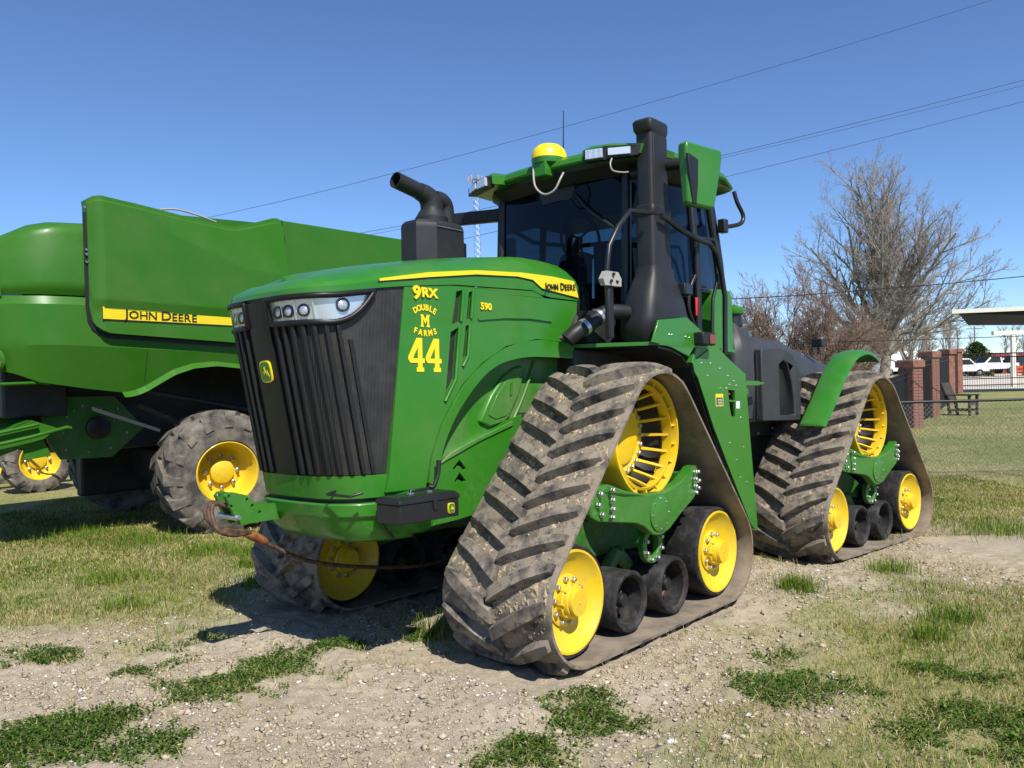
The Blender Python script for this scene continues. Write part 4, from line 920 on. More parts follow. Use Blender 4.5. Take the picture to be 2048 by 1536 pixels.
ft = loft('filler_tank', [[(x, y, z) for x, y in ((-2.34 - dx, .50), (-2.34 - dx, .82 - dx), (-2.42 - dx * .5, .88 - dx), (-2.60, .88 - dx), (-2.66, .80), (-2.66, .50))] for z, dx in ((1.32, .03), (1.6, .0), (1.95, .0), (2.08, .04), (2.19, .12), (2.24, .16))], 'tankp', tractor, smooth=40, bevel=.02)
lathe('filler_neck', [(.085, 2.20), (.075, 2.29), (.075, 2.32)], 'blackm', ft, 18, 'z', c=(-2.58, .68, 0)); lathe('filler_cap', [(.095, 2.315), (.10, 2.325), (.10, 2.37), (.09, 2.38), (.05, 2.382), (.05, 2.40), (0, 2.40)], 'green', ft, 20, 'z', c=(-2.58, .68, 0))
st_ = MB(); st_.tube([(-2.66, .86, 1.36), (-2.66, .86, 1.95)], .013, 8); st_.obj('gas_strut', 'blackm', tractor)
for x, y, z in ((-3.62, .80, 1.93), (-3.66, .80, 1.95), (-3.52, .83, 1.70), (-3.70, .77, 1.96)): lathe('cover_screw', [(.013, y), (.011, y + .015), (0, y + .016)], 'steel', tk, 8, 'y', c=(x, 0, z))
for k in range(4): lathe('frame_bolt', [(.014, .64), (.012, .655), (0, .656)], 'steel', tractor, 8, 'y', c=(-2.75 - k * .28, 0, 1.22 - .04 * (k % 2)))
bx_ = MB(); bx_.box(-2.12, -1.86, .98, 1.06, 1.615, 1.665) if False else None
lmp = box('rear_work_lamp', -4.36, -4.26, .60, .72, 2.06, 2.15, 'blackm', tractor, .01); tube('lamp_post', [(-4.31, .66, 1.98), (-4.31, .66, 2.07)], .012, 'blackm', lmp, 6)
for sg in (1, -1):
    fa = [(-3.20, 1.245), (-3.23, 1.29), (-3.45, 1.50), (-3.69, 1.75), (-3.90, 1.905), (-4.08, 1.965), (-4.25, 1.975), (-4.42, 1.93), (-4.48, 1.88)]
    fc = catmull([(x, 0, z) for x, z in fa], 3); rows = []
    for i, p_ in enumerate(fc):
        t_ = (fc[min(i + 1, len(fc) - 1)] - fc[max(i - 1, 0)]).normalized(); n_ = Vector((-t_.z, 0, t_.x)); n_ = -n_ if n_.z < 0 else n_
        rows.append([tuple(p_ + n_ * h + Vector((0, sg * y, 0))) for y, h in ((1.00, -.01), (1.00, .012), (1.03, .022), (1.18, .022), (1.23, .005), (1.245, -.03), (1.23, -.03), (1.21, -.012), (1.18, -.002), (1.03, -.002))])
    loft('rear_fender', rows, 'green', tractor, smooth=40)
hit = MB(); hit.box(-5.7, -5.3, -.1, .1, .45, .55); hit.box(-5.6, -5.35, -.35, -.25, .5, 1.1); hit.box(-5.6, -5.35, .25, .35, .5, 1.1); hit.obj('rear_hitch', 'dark', tractor, bevel=.01)
CUR[0] = I4
# articulation joint hoses and small green bracket arm at the guard
ja = MB(); ja.tube([(-1.7, .25, 1.35), (-2.0, .30, 1.5), (-2.4, .2, 1.4)], .03, 8); ja.tube([(-1.7, -.1, 1.4), (-2.0, -.12, 1.55), (-2.4, -.1, 1.45)], .03, 8); ja.box(-2.3, -1.8, -.14, .14, .7, 1.2); ja.obj('articulation_joint', 'dark', tractor)
box('guard_arm', -2.33, -1.90, 1.02, 1.06, 1.62, 1.665, 'green', tractor, .006); box('guard_arm_end', -2.42, -2.33, 1.02, 1.06, 1.63, 1.655, 'green', tractor, .004); box('guard_post', -2.12, -1.93, 1.0, 1.05, 1.54, 1.60, 'green', tractor, .006); box('guard_post_lower', -2.08, -1.96, 1.0, 1.04, .55, 1.54, 'green_frame', tractor, .006)

# ---- things carried by the tractor
tbx = empty('toolbox', TM @ at(1.49, .72, .875)); tag(tbx, 'black metal toolbox with top handle fixed beside the tractor bumper', 'toolbox')
bo = box('box_body', -.225, .225, -.10, .10, 0, .105, 'blackm', tbx, .006); ld = loft('lid', [[(-.23, -.105, .105), (.23, -.105, .105), (.23, .105, .105), (-.23, .105, .105)], [(-.23, -.105, .125), (.23, -.105, .125), (.23, .105, .125), (-.23, .105, .125)], [(-.225, -.07, .145), (.225, -.07, .145), (.225, .07, .145), (-.225, .07, .145)]], 'blackm', tbx, bevel=.005, smooth=20)
tube('handle', [(-.085, 0, .143), (-.08, 0, .165), (.06, 0, .165), (.065, 0, .143)], .009, 'blackm', tbx, 8)
for x in (-.08, .06): box('handle_bracket', x - .016, x + .016, -.014, .014, .142, .155, 'steel', tbx, .002)
box('latch', -.045, -.018, .100, .112, .058, .118, 'blackp', tbx, .003)
badge('emblem', frame_m((-.155, .101, .052), (-1, 0, 0), (0, 0, 1)), .024, .030, tbx)
box('mounting_bracket', -.15, .15, -.20, -.09, .01, .05, 'blackm', tbx, .004)
cab_ = empty('tow_cable', TM @ at(2.14, -.21, .87)); tag(cab_, 'rusty wire rope tow cable coiled on the tractor front bracket', 'cable')
def rel(l): return [(x - 2.2, y + .03, z - .88) for x, y, z in l]
for k in range(3): tube('cable_loop', rel([(2.17, -.10 + .03 * k, .97 - .01 * k), (2.27, -.11 + .03 * k, .985), (2.325 - .01 * k, -.06 + .02 * k, .93), (2.30, .0 + .02 * k, .86 - .01 * k), (2.20, .03, .825 - .012 * k), (2.08, .01, .80)]), .013, 'rope', cab_, 8, 6)
tube('silver_sleeve', rel([(2.20, -.09, .975), (2.28, -.09, .965), (2.315, -.05, .92), (2.30, .0, .865)]), .010, 'steel', cab_, 8, 6)
tube('cable_ferrule', rel([(2.09, -.05, .79), (2.04, -.05, .772), (1.96, -.05, .725), (1.94, -.05, .71)]), [.016, .030, .027, .018], 'rust', cab_, 12, 4)
tube('cable_run', rel([(2.0, -.05, .75), (1.90, -.05, .685), (1.62, -.05, .545), (1.15, -.04, .43), (.65, -.02, .37), (.2, 0, .42), (-.2, 0, .62), (-.4, 0, .82)]), .013, 'rope', cab_, 8, 5)
# ================================================================== ground
def _hash(ix, iy, seed):
    h = (ix.astype(np.int64) * 374761393 + iy.astype(np.int64) * 668265263 + seed * 1442695041) & 0x7fffffff
    h = ((h ^ (h >> 13)) * 1274126177) & 0x7fffffff
    return ((h ^ (h >> 16)) & 0xffff) / 65535.0
def vnoise(x, y, seed=0):
    ix, iy = np.floor(x), np.floor(y); fx, fy = x - ix, y - iy
    fx = fx * fx * (3 - 2 * fx); fy = fy * fy * (3 - 2 * fy)
    a, b, c, d = _hash(ix, iy, seed), _hash(ix + 1, iy, seed), _hash(ix, iy + 1, seed), _hash(ix + 1, iy + 1, seed)
    return (a + (b - a) * fx) * (1 - fy) + (c + (d - c) * fx) * fy
def fbm(x, y, f, o=4, seed=0, g=.5):
    s = 0; a = 1; n = 0
    for i in range(o):
        s = s + a * vnoise(x * f + 17.3 * i, y * f - 9.1 * i, seed + i); n += a; a *= g; f *= 2.03
    return s / n
TO, TFx, TLx, TUx = TM.to_translation(), TM.col[0].to_3d(), TM.col[1].to_3d(), TM.col[2].to_3d()
def sstep(a, b, x): t = np.clip((x - a) / (b - a), 0, 1); return t * t * (3 - 2 * t)
def tloc(x, y):
    return (x - TO.x) * TFx.x + (y - TO.y) * TFx.y, (x - TO.x) * TLx.x + (y - TO.y) * TLx.y
def gbase(x, y):
    zp = -((x - TO.x) * TUx.x + (y - TO.y) * TUx.y) / TUx.z
    w_ = .03; z = -.165 + w_ * np.logaddexp(0, (zp + .165) / w_)
    z = np.minimum(z, .3)
    r = np.hypot(x, y)
    return z + .145 * sstep(15, 24, r)
def gz(x, y, fine=True):
    x = np.asarray(x, float); y = np.asarray(y, float)
    z = gbase(x, y); lx, ly = tloc(x, y)
    r = np.hypot(x, y); near = 1 - sstep(9, 16, r)
    z = z + near * ((fbm(x, y, 1.1, 3, 5) - .5) * .055)
    # flat bed under the tracks
    for yc in (1.05, -1.05):
        for xc in (0, -WB):
            d = np.maximum(np.abs(lx - xc) - 1.15, np.abs(ly - yc) - .40); k = 1 - sstep(0, .22, d)
            z = z * (1 - k) + (gbase(x, y) - .008) * k
    if fine:
        fn = 1 - sstep(7, 12, r)
        z = z + fn * ((fbm(x, y, 5, 3, 11) - .5) * .036 + (fbm(x, y, 17, 2, 23) - .5) * .026 + np.clip(fbm(x, y, 11, 2, 29) - .62, 0, 1) * .09)
        # lug prints beside the tracks and a berm in front of the near track
        band = sstep(1.46, 1.55, ly) * (1 - sstep(2.0, 2.35, ly)) * sstep(-3.4, -2.9, lx) * (1 - sstep(-.2, .6, lx))
        z = z + band * .022 * (np.abs(np.sin((lx + .35 * ly) * 2 * math.pi / .30)) - .5) * (.4 + fbm(x, y, 3, 2, 31))
        berm = np.exp(-((lx - 1.62) / .16) ** 2) * sstep(-.6, .2, ly) * (1 - sstep(1.5, 1.8, ly)); z = z + berm * .045 * (.5 + fbm(x, y, 4, 2, 41))
        edge = np.exp(-((ly - 1.56) / .07) ** 2) * sstep(-1.2, -.9, lx) * (1 - sstep(.9, 1.3, lx)); z = z + edge * .022 * (.3 + fbm(x, y, 6, 2, 43))
    return z
def ell(x, y, cx, cy, rx, ry, ang=0):
    c, s = math.cos(ang * D), math.sin(ang * D); u = (x - cx) * c + (y - cy) * s; v = -(x - cx) * s + (y - cy) * c
    return 1 - np.sqrt((u / rx) ** 2 + (v / ry) ** 2)
CLOVER = [(-2.2, 3.75, .62, .36, 20), (-1.72, 3.68, .30, .22, 30), (-1.45, 4.72, .62, .24, 55), (-1.30, 4.42, .34, .14, 40), (-2.3, 4.68, .18, .07, 10), (.30, 3.93, .27, .36, -20), (.06, 3.52, .20, .22, 0), (-.28, 3.99, .08, .07, 0), (1.34, 4.22, .30, .26, -30), (1.60, 4.05, .2, .16, 0), (2.10, 3.75, .36, .28, -20), (2.35, 3.45, .4, .3, 0), (1.75, 3.62, .16, .16, 0), (2.3, 4.35, .35, .2, 0), (1.55, 4.75, .22, .12, 20), (-.62, 5.25, .16, .08, 30), (-2.0, 5.3, .22, .08, 20), (-2.9, 5.0, .3, .12, 10)]
def clover(x, y):
    m = np.full(np.shape(x), -9.0)
    for c in CLOVER: m = np.maximum(m, ell(x, y, *c) * min(c[2], c[3]) * 3)
    return m + (fbm(x, y, 4.5, 4, 51, .65) - .5) * 1.6 - .06
def grassy(x, y):
    """rougher mixed grass: to the right of the tractor and on the left toward the harvester"""
    d1 = np.minimum(((x - .95) * 1.55 - (y - 4.1) * .9) / 1.5, (5.75 + .40 * (x - 1.9) - y) * .9)                 # right of the worn strip
    d2 = np.minimum((-2.15 - x) + (y - 6.3) * .18, (y - 5.25) + (x + 3.4) * -.55)   # left field
    d3 = np.minimum((y - 8.0), -1.2 - x + (y - 8) * .5)
    d4 = (y - 8.15 - .32 * (x - 2.5)) * .9
    m = np.maximum(np.maximum(d1, d2), np.maximum(d3, d4))
    return m * .8 + (fbm(x, y, 1.3, 3, 61) - .5) * 1.5 + (fbm(x, y, 6, 2, 67) - .5) * .6
def ground():
    def axis(lo, hi, fine0, fine1, d, grow=1.13):
        a = list(np.arange(fine0, fine1, d)); s = d; q = fine1
        while q < hi: a.append(q); s *= grow; q += s
        a.append(hi); s = d; q = fine0 - d; p = []
        while q > lo: p.append(q); s *= grow; q -= s
        return np.array(p[::-1] + a if p and p[0] <= lo else [lo] + p[::-1] + a)
    xs = axis(-900, 900, -4.2, 4.6, .026, 1.09); ys = axis(-60, 1800, 3.0, 7.6, .024, 1.04)
    X, Y = np.meshgrid(xs, ys); Z = gz(X, Y)
    n, m = X.shape
    v = np.stack([X.ravel(), Y.ravel(), Z.ravel()], 1)
    i = np.arange(n * m).reshape(n, m); q = np.stack([i[:-1, :-1], i[:-1, 1:], i[1:, 1:], i[1:, :-1]], -1).reshape(-1, 4)
    return v, q
def npmesh(name, v, q, mat, attr=None, smooth=False, kind=None, label=None, cat=None):
    me = bpy.data.meshes.new(name); k = q.shape[1]
    me.vertices.add(len(v)); me.vertices.foreach_set('co', np.ascontiguousarray(v, dtype=np.float32).ravel())
    me.loops.add(q.size); me.loops.foreach_set('vertex_index', np.ascontiguousarray(q, dtype=np.int32).ravel())
    me.polygons.add(len(q)); me.polygons.foreach_set('loop_start', np.arange(0, q.size, k, dtype=np.int32))
    me.polygons.foreach_set('loop_total', np.full(len(q), k, dtype=np.int32))
    if smooth: me.polygons.foreach_set('use_smooth', np.ones(len(q), dtype=bool))
    me.update(calc_edges=True)
    for kk, a in (attr or {}).items():
        at_ = me.attributes.new(kk, 'FLOAT', 'POINT'); at_.data.foreach_set('value', np.ascontiguousarray(a, dtype=np.float32))
    me.materials.append(mat); o = bpy.data.objects.new(name, me); COL.objects.link(o)
    if kind: o['kind'] = kind
    if label: tag(o, label, cat)
    return o
def ground_mat():
    m, n, l, b = nmat('soil_and_turf')
    c = n.new('ShaderNodeNewGeometry'); P_ = c.outputs['Position']
    t1 = noise(n, l, 1.3, 5, .6, vec=P_); r1 = ramp(n, l, t1.outputs[0], .32, .68, (.36, .30, .215, 1), (.48, .41, .305, 1))
    t2 = noise(n, l, 24, 5, .75, vec=P_); r2 = ramp(n, l, t2.outputs[0], .35, .7, (.20, .16, .11, 1), (.50, .43, .32, 1))
    col = mixc(n, l, .45, r1.outputs[0], r2.outputs[0])
    t3 = noise(n, l, 95, 3, .7, vec=P_); r3 = ramp(n, l, t3.outputs[0], .62, .70)
    col = mixc(n, l, r3.outputs[0], col, (.52, .47, .40))
    # cracked crust
    vo = n.new('ShaderNodeTexVoronoi'); vo.feature = 'DISTANCE_TO_EDGE'; vo.inputs['Scale'].default_value = 11; l.new(P_, vo.inputs['Vector'])
    rv = ramp(n, l, vo.outputs['Distance'], .0, .03, (1, 1, 1, 1), (0, 0, 0, 1)); tv = noise(n, l, .9, 2, .5, vec=P_); rv2 = ramp(n, l, tv.outputs[0], .5, .6)
    mm = n.new('ShaderNodeMath'); mm.operation = 'MULTIPLY'; l.new(rv.outputs[0], mm.inputs[0]); l.new(rv2.outputs[0], mm.inputs[1])
    mm2 = n.new('ShaderNodeMath'); mm2.operation = 'MULTIPLY'; l.new(mm.outputs[0], mm2.inputs[0]); mm2.inputs[1].default_value = .5
    col = mixc(n, l, mm2.outputs[0], col, (.13, .10, .07))
    a = n.new('ShaderNodeAttribute'); a.attribute_name = 'turf'
    tg = noise(n, l, 9, 5, .7, vec=P_); rg = ramp(n, l, tg.outputs[0], .36, .66, (.11, .15, .028, 1), (.36, .31, .14, 1))
    tg2 = noise(n, l, .22, 3, .5, vec=P_); rg2 = ramp(n, l, tg2.outputs[0], .40, .62, (.085, .14, .024, 1), (.31, .26, .11, 1))
    tcol = mixc(n, l, .5, rg.outputs[0], rg2.outputs[0])
    col = mixc(n, l, a.outputs['Fac'], col, tcol)
    a2 = n.new('ShaderNodeAttribute'); a2.attribute_name = 'concrete'
    tc = noise(n, l, .5, 4, .6, vec=P_); rc_ = ramp(n, l, tc.outputs[0], .3, .7, (.46, .41, .34, 1), (.60, .55, .47, 1))
    col = mixc(n, l, a2.outputs['Fac'], col, rc_.outputs[0])
    l.new(col, b.inputs['Base Color']); b.inputs['Roughness'].default_value = .95; b.inputs['Specular IOR Level'].default_value = .15
    tb_ = noise(n, l, 45, 5, .75, vec=P_); bump(n, l, b, tb_.outputs[0], .8, .018)
    return m
gv, gq = ground()
_t = np.clip(.5 + 1.1 * np.maximum(grassy(gv[:, 0], gv[:, 1]), -9), 0, 1) * .85
_far = sstep(9, 13, np.hypot(gv[:, 0], gv[:, 1])); _t = np.maximum(_t, _far * .95); _t = np.maximum(_t, np.clip(clover(gv[:, 0], gv[:, 1]) * 2 + .3, 0, .8))
_cn = sstep(47, 49, gv[:, 1]) * sstep(20, 25, gv[:, 0]) * (1 - sstep(104, 112, gv[:, 1]))
gr = npmesh('ground', gv, gq, ground_mat(), dict(turf=_t, concrete=_cn), smooth=True, kind='structure')

# ------------------------------------------------------------------ plants and stones (nobody could count them)
def leafmat(name, stops, trans=.35):
    m = bpy.data.materials.new(name); m.use_nodes = True; n = m.node_tree.nodes; l = m.node_tree.links; n.clear()
    o = n.new('ShaderNodeOutputMaterial'); a = n.new('ShaderNodeAttribute'); a.attribute_name = 'tint'
    r = n.new('ShaderNodeValToRGB'); e = r.color_ramp.elements; e[0].position, e[0].color = stops[0][0], (*stops[0][1], 1); e[1].position, e[1].color = stops[-1][0], (*stops[-1][1], 1)
    for p_, c_ in stops[1:-1]: k = e.new(p_); k.color = (*c_, 1)
    l.new(a.outputs['Fac'], r.inputs[0])
    d = n.new('ShaderNodeBsdfDiffuse'); t = n.new('ShaderNodeBsdfTranslucent'); x = n.new('ShaderNodeMixShader'); x.inputs[0].default_value = trans
    l.new(r.outputs[0], d.inputs[0]); l.new(r.outputs[0], t.inputs[0]); l.new(d.outputs[0], x.inputs[1]); l.new(t.outputs[0], x.inputs[2]); l.new(x.outputs[0], o.inputs[0])
    return m
def blocked(x, y):
    lx, ly = tloc(x, y); b = np.zeros(np.shape(x), bool)
    for yc in (1.05, -1.05):
        for xc in (0, -WB): b |= (np.abs(lx - xc) < 1.34) & (np.abs(ly - yc) < .44)
    return b
def blades(pts, h, w_, lean, g, up=.0):
    """triangular blades at pts; returns verts, tris"""
    n = len(pts); a = g.uniform(0, 2 * np.pi, n); ca, sa = np.cos(a), np.sin(a); b2 = g.uniform(0, 2 * np.pi, n)
    p0 = pts.copy(); p1 = pts.copy(); p0[:, 0] -= ca * w_; p0[:, 1] -= sa * w_; p1[:, 0] += ca * w_; p1[:, 1] += sa * w_
    mid = pts.copy(); mid[:, 0] += np.cos(b2) * lean * h * .35; mid[:, 1] += np.sin(b2) * lean * h * .35; mid[:, 2] += h * .62
    tip = pts.copy(); tip[:, 0] += np.cos(b2) * lean * h; tip[:, 1] += np.sin(b2) * lean * h; tip[:, 2] += h * np.sqrt(np.clip(1 - lean * .75, .05, 1))
    m0 = mid.copy(); m1 = mid.copy(); m0[:, 0] -= ca * w_ * .7; m0[:, 1] -= sa * w_ * .7; m1[:, 0] += ca * w_ * .7; m1[:, 1] += sa * w_ * .7
    v = np.stack([p0, p1, m1, m0, tip], 1).reshape(-1, 3); k = np.arange(n)[:, None] * 5
    q = np.concatenate([k + [0, 1, 2], k + [0, 2, 3], k + [3, 2, 4]], 0)
    return v, q
def scatter(N, x0, x1, y0, y1, g, power=1.0):
    x = g.uniform(x0, x1, N); y = y0 + (y1 - y0) * g.random(N) ** power
    keep = np.abs(x) < .72 * y + 1.9
    x, y = x[keep], y[keep]; b = ~blocked(x, y); return x[b], y[b]
g_ = np.random.default_rng(21)
# low broad-leaved clover
x, y = scatter(230000, -3.4, 3.4, 3.0, 5.8, g_); m_ = clover(x, y); k = (m_ > -.12) & (g_.random(len(x)) < np.clip((m_ + .12) * 2.2, .02, 1)); x, y = x[k], y[k]
z = gz(x, y); n = len(x); h = g_.uniform(.004, .045, n) * np.clip(.5 + clover(x, y), .5, 1.1)
a = g_.uniform(0, 6.28, n); r = g_.uniform(.004, .0095, n); tx = g_.normal(0, .45, n); ty = g_.normal(0, .45, n)
c = np.stack([x, y, z + h], 1); V = []
for i in range(4):
    dx = np.cos(a + i * np.pi / 2) * r; dy = np.sin(a + i * np.pi / 2) * r * (.75 if i % 2 else 1.1); V.append(c + np.stack([dx, dy, dx * tx + dy * ty], 1))
v = np.stack(V, 1).reshape(-1, 3); q = np.arange(n * 4).reshape(-1, 4)
tint = np.repeat(np.clip(g_.normal(.45, .22, n) + (fbm(x, y, 2, 2, 77) - .5) * .5, 0, 1), 4)
npmesh('clover', v, q, leafmat('clover_leaf', [(0, (.028, .060, .012)), (.5, (.075, .145, .024)), (1, (.19, .26, .055))]), dict(tint=tint), kind='stuff', label='low dark green clover patches on the bare soil', cat='clover')
# green grass blades
def grass(name, N, area, dens, hr, wr, lean, mat, label, seed, power=1.0, clump=0.0, cat='grass', thr=0.0, cl=1.0):
    g = np.random.default_rng(seed); x, y = scatter(N, *area, g, power)
    m = np.maximum(grassy(x, y), clover(x, y) * cl); pr = np.clip((m - thr) * 1.2 + .1, 0, 1) * dens * (.25 + 1.5 * np.clip(fbm(x, y, 2.2, 3, seed + 5) - .25, 0, 1))
    k = g.random(len(x)) < pr; x, y = x[k], y[k]; r = np.hypot(x, y); sc = np.clip(r / 5.0, .9, 2.2)
    z = gz(x, y) - .004; n = len(x); hv = g.uniform(*hr, n) * (.55 + .9 * fbm(x, y, 1.7, 2, seed + 9)); wv = g.uniform(*wr, n) * sc
    v, q = blades(np.stack([x, y, z], 1), hv, wv, g.uniform(*lean, n), g)
    tint = np.repeat(np.clip(g.normal(.5, .22, n) + (fbm(x, y, 1.1, 2, seed + 3) - .5) * .8, 0, 1), 5)
    return npmesh(name, v, q, mat, dict(tint=tint), kind='stuff', label=label, cat=cat)
GG = leafmat('green_grass', [(0, (.045, .100, .010)), (.5, (.13, .225, .024)), (1, (.31, .35, .070))])
DG = leafmat('dry_grass', [(0, (.20, .16, .055)), (.5, (.42, .34, .145)), (1, (.62, .53, .28))], .3)
grass('green_grass', 760000, (-7.5, 7.5, 3.0, 13.5), .60, (.014, .06), (.0014, .0026), (.15, .9), GG, 'short green grass growing through the dry thatch', 31, 1.5)
grass('dry_grass', 640000, (-7.5, 7.5, 3.0, 13.5), .62, (.012, .07), (.0012, .0022), (.6, 1.25), DG, 'dry straw coloured grass lying in the worn turf', 37, 1.25, cl=.2)
g = np.random.default_rng(71); N = 70000; y = 8.5 + 26 * g.random(N) ** 1.5; x = y * g.uniform(.25, .70, N); xl = g.random(N) < .12; x[xl] = -y[xl] * g.uniform(.0, .7, xl.sum())
k = ~blocked(x, y) & (y < 30); x, y = x[k], y[k]; n = len(x); sc = y / 9.0
v, q = blades(np.stack([x, y, gz(x, y) - .004], 1), g.uniform(.02, .06, n) * (.6 + .8 * fbm(x, y, .7, 2, 8)), g.uniform(.002, .0035, n) * sc, g.uniform(.3, .95, n), g)
npmesh('lawn_grass', v, q, leafmat('lawn_blade', [(0, (.10, .13, .03)), (.4, (.22, .23, .07)), (.7, (.38, .33, .16)), (1, (.58, .50, .30))], .3), dict(tint=np.repeat(np.clip(g.normal(.5, .2, n) + (fbm(x, y, .5, 3, 19) - .5) * .9, 0, 1), 5)), kind='stuff', label='thin yellow green lawn grass beyond the chain link fence', cat='grass')
# sparse blades and straw over the bare soil
g = np.random.default_rng(53); x, y = scatter(42000, -3.8, 4.2, 3.0, 9.0, g); k = g.random(len(x)) < np.clip((fbm(x, y, 1.8, 3, 83) - .42) * 5, .06, 1) * np.where(x > .8, 1, .35); x, y = x[k], y[k]; n = len(x); hv = g.uniform(.02, .09, n)
v, q = blades(np.stack([x, y, gz(x, y) + .002], 1), hv, g.uniform(.0010, .0020, n), np.full(n, 1.3), g)
npmesh('loose_straw', v, q, DG, dict(tint=np.repeat(g.uniform(.2, 1, n), 5)), kind='stuff', label='loose straw bits scattered over the bare soil', cat='straw')
# weed tufts with taller blades
WT = [(-2.55, 7.6, .10, 60), (-2.75, 8.2, .2, 140), (-3.2, 8.35, .3, 200), (-4.2, 9.0, .5, 260), (-5.0, 9.6, .6, 260), (-2.2, 6.9, .2, 110), (.15, 5.15, .25, 70), (-.45, 5.35, .3, 120), (2.55, 5.0, .14, 90), (2.9, 5.4, .2, 120), (2.2, 6.35, .16, 150), (3.2, 6.9, .2, 110), (2.95, 4.5, .12, 60), (1.75, 7.4, .3, 160), (1.2, 7.1, .2, 90), (4.3, 9.6, .5, 220), (5.2, 8.7, .5, 200), (3.6, 8.4, .3, 140), (-3.0, 6.2, .2, 80), (-3.6, 7.2, .35, 160)]
P_ = []
for cx, cy, r, k in WT: P_.append(np.stack([cx + g.normal(0, r * .5, k * 3), cy + g.normal(0, r * .5, k * 3)], 1))
P_ = np.concatenate(P_); P_ = P_[~blocked(P_[:, 0], P_[:, 1])]; n = len(P_); hv = g.uniform(.05, .17, n)
v, q = blades(np.column_stack([P_, gz(P_[:, 0], P_[:, 1])]), hv, g.uniform(.0016, .0032, n), g.uniform(.1, .7, n), g)
npmesh('weed_tufts', v, q, GG, dict(tint=np.repeat(np.clip(g.normal(.5, .25, n), 0, 1), 5)), kind='stuff', label='taller green weed tufts standing above the turf', cat='weeds')
# stones
def stones(name, N, area, sz, label, seed, dens, mat='stone'):
    g = np.random.default_rng(seed); x, y = scatter(N, *area, g, 1.2); m = np.maximum(grassy(x, y), clover(x, y) * 1.5)
    k = g.random(len(x)) < np.clip(.9 - m * 1.6, .06, 1) * dens * np.clip((fbm(x, y, 1.6, 3, seed) - .3) * 3, .1, 1.4); x, y = x[k], y[k]; n = len(x)
    s = np.clip(g.lognormal(math.log(sz), .5, n), .003, .03); z = gz(x, y) + s * .15
    base = np.array([[1, 0, 0], [0, 1, 0], [-1, 0, 0], [0, -1, 0], [0, 0, .7], [0, 0, -.6], [.6, .6, .45], [-.6, -.55, .45]])
    tri = np.array([[0, 6, 4], [6, 1, 4], [1, 2, 4], [2, 7, 4], [7, 3, 4], [3, 0, 4], [0, 1, 6], [2, 3, 7], [1, 0, 5], [2, 1, 5], [3, 2, 5], [0, 3, 5]])
    a = g.uniform(0, 6.28, n); ca, sa = np.cos(a), np.sin(a); bb = base[None] * (1 + g.normal(0, .16, (n, 8, 3))) * (s[:, None, None] * np.stack([np.ones(n), g.uniform(.55, .95, n), g.uniform(.45, .8, n)], 1)[:, None])
    R = np.stack([np.stack([ca, -sa], 1), np.stack([sa, ca], 1)], 1); xy = np.einsum('nij,nkj->nki', R, bb[:, :, :2])
    v = np.concatenate([xy + np.stack([x, y], 1)[:, None], (bb[:, :, 2] + z[:, None])[:, :, None]], 2).reshape(-1, 3)
    q = (np.arange(n)[:, None, None] * 8 + tri[None]).reshape(-1, 3)
    return npmesh(name, v, q, MT[mat], dict(tint=np.repeat(g.random(n), 8)), kind='stuff', label=label, cat='stones')
MT['stone'] = leafmat('pale_stone', [(0, (.26, .20, .14)), (.35, (.42, .37, .30)), (.75, (.58, .54, .47)), (1, (.66, .63, .58))], .0)
stones('pebbles', 50000, (-4.2, 4.2, 3.0, 9.0), .0062, 'small pale pebbles strewn over the bare soil', 91, .75)
MT['clod'] = leafmat('soil_clod', [(0, (.25, .205, .14)), (.5, (.36, .30, .215)), (1, (.47, .40, .30))], .0)
stones('soil_clods', 90000, (-4.2, 4.2, 3.0, 9.0), .0075, 'crumbled soil clods lying around the tracks', 97, .8, 'clod')
# ================================================================== combine harvester beyond the tractor
CTH = 42 * D
CO = (-3.6202, 10.07)
CMX = Matrix.Identity(4)
for i, q in enumerate(((math.sin(CTH), math.cos(CTH), 0), (-math.cos(CTH), math.sin(CTH), 0), (0, 0, 1))):
    for j in range(3): CMX[j][i] = q[j]
CMX[0][3], CMX[1][3] = CO
comb = empty('combine_harvester', CMX); tag(comb, 'large green combine harvester with yellow striped side door parked beyond the tractor', 'harvester')
def gridobj(name, fn, na, nb, thick, mat, parent, smooth=40):
    """fn(a, b) -> point; closed slab by pushing a copy to +y"""
    v = []; f = []; w_ = na + 1
    for lay in (0, 1):
        for j in range(nb + 1):
            for i in range(na + 1):
                p = fn(i / na, j / nb); v.append((p[0], p[1] + lay * thick, p[2]))
    n = w_ * (nb + 1)
    for j in range(nb):
        for i in range(na): a = j * w_ + i; f += [(a, a + 1, a + 1 + w_, a + w_), (n + a, n + a + w_, n + a + w_ + 1, n + a + 1)]
    for i in range(na): a = nb * w_ + i; f += [(i, n + i, n + i + 1, i + 1), (a, a + 1, n + a + 1, n + a)]
    for j in range(nb): a = j * w_; b = a + na; f += [(a, a + w_, n + a + w_, n + a), (b, n + b, n + b + w_, b + w_)]
    return mobj(name, v, f, mat, parent, smooth=smooth)
def rearround(x): return .42 * max(0, (-1.75 - x) / .75) ** 2.2
LOWX = [-2.6, -2.45, -2.26, -2.05, -1.6, -1.25, -1.17, -1.08, -.97, -.83, -.67, -.45, -.17, .16, .45, .75, .95, 1.15, 3.2]
LOWZ = [1.96, 1.94, 1.885, 1.785, 1.705, 1.655, 1.655, 1.67, 1.715, 1.80, 1.895, 1.965, 1.99, 1.955, 1.87, 1.73, 1.64, 1.60, 1.60]
def zcr(x): return lin(x, [-2.6, -1.9, .1, 3], [2.165, 2.175, 2.085, 2.0])
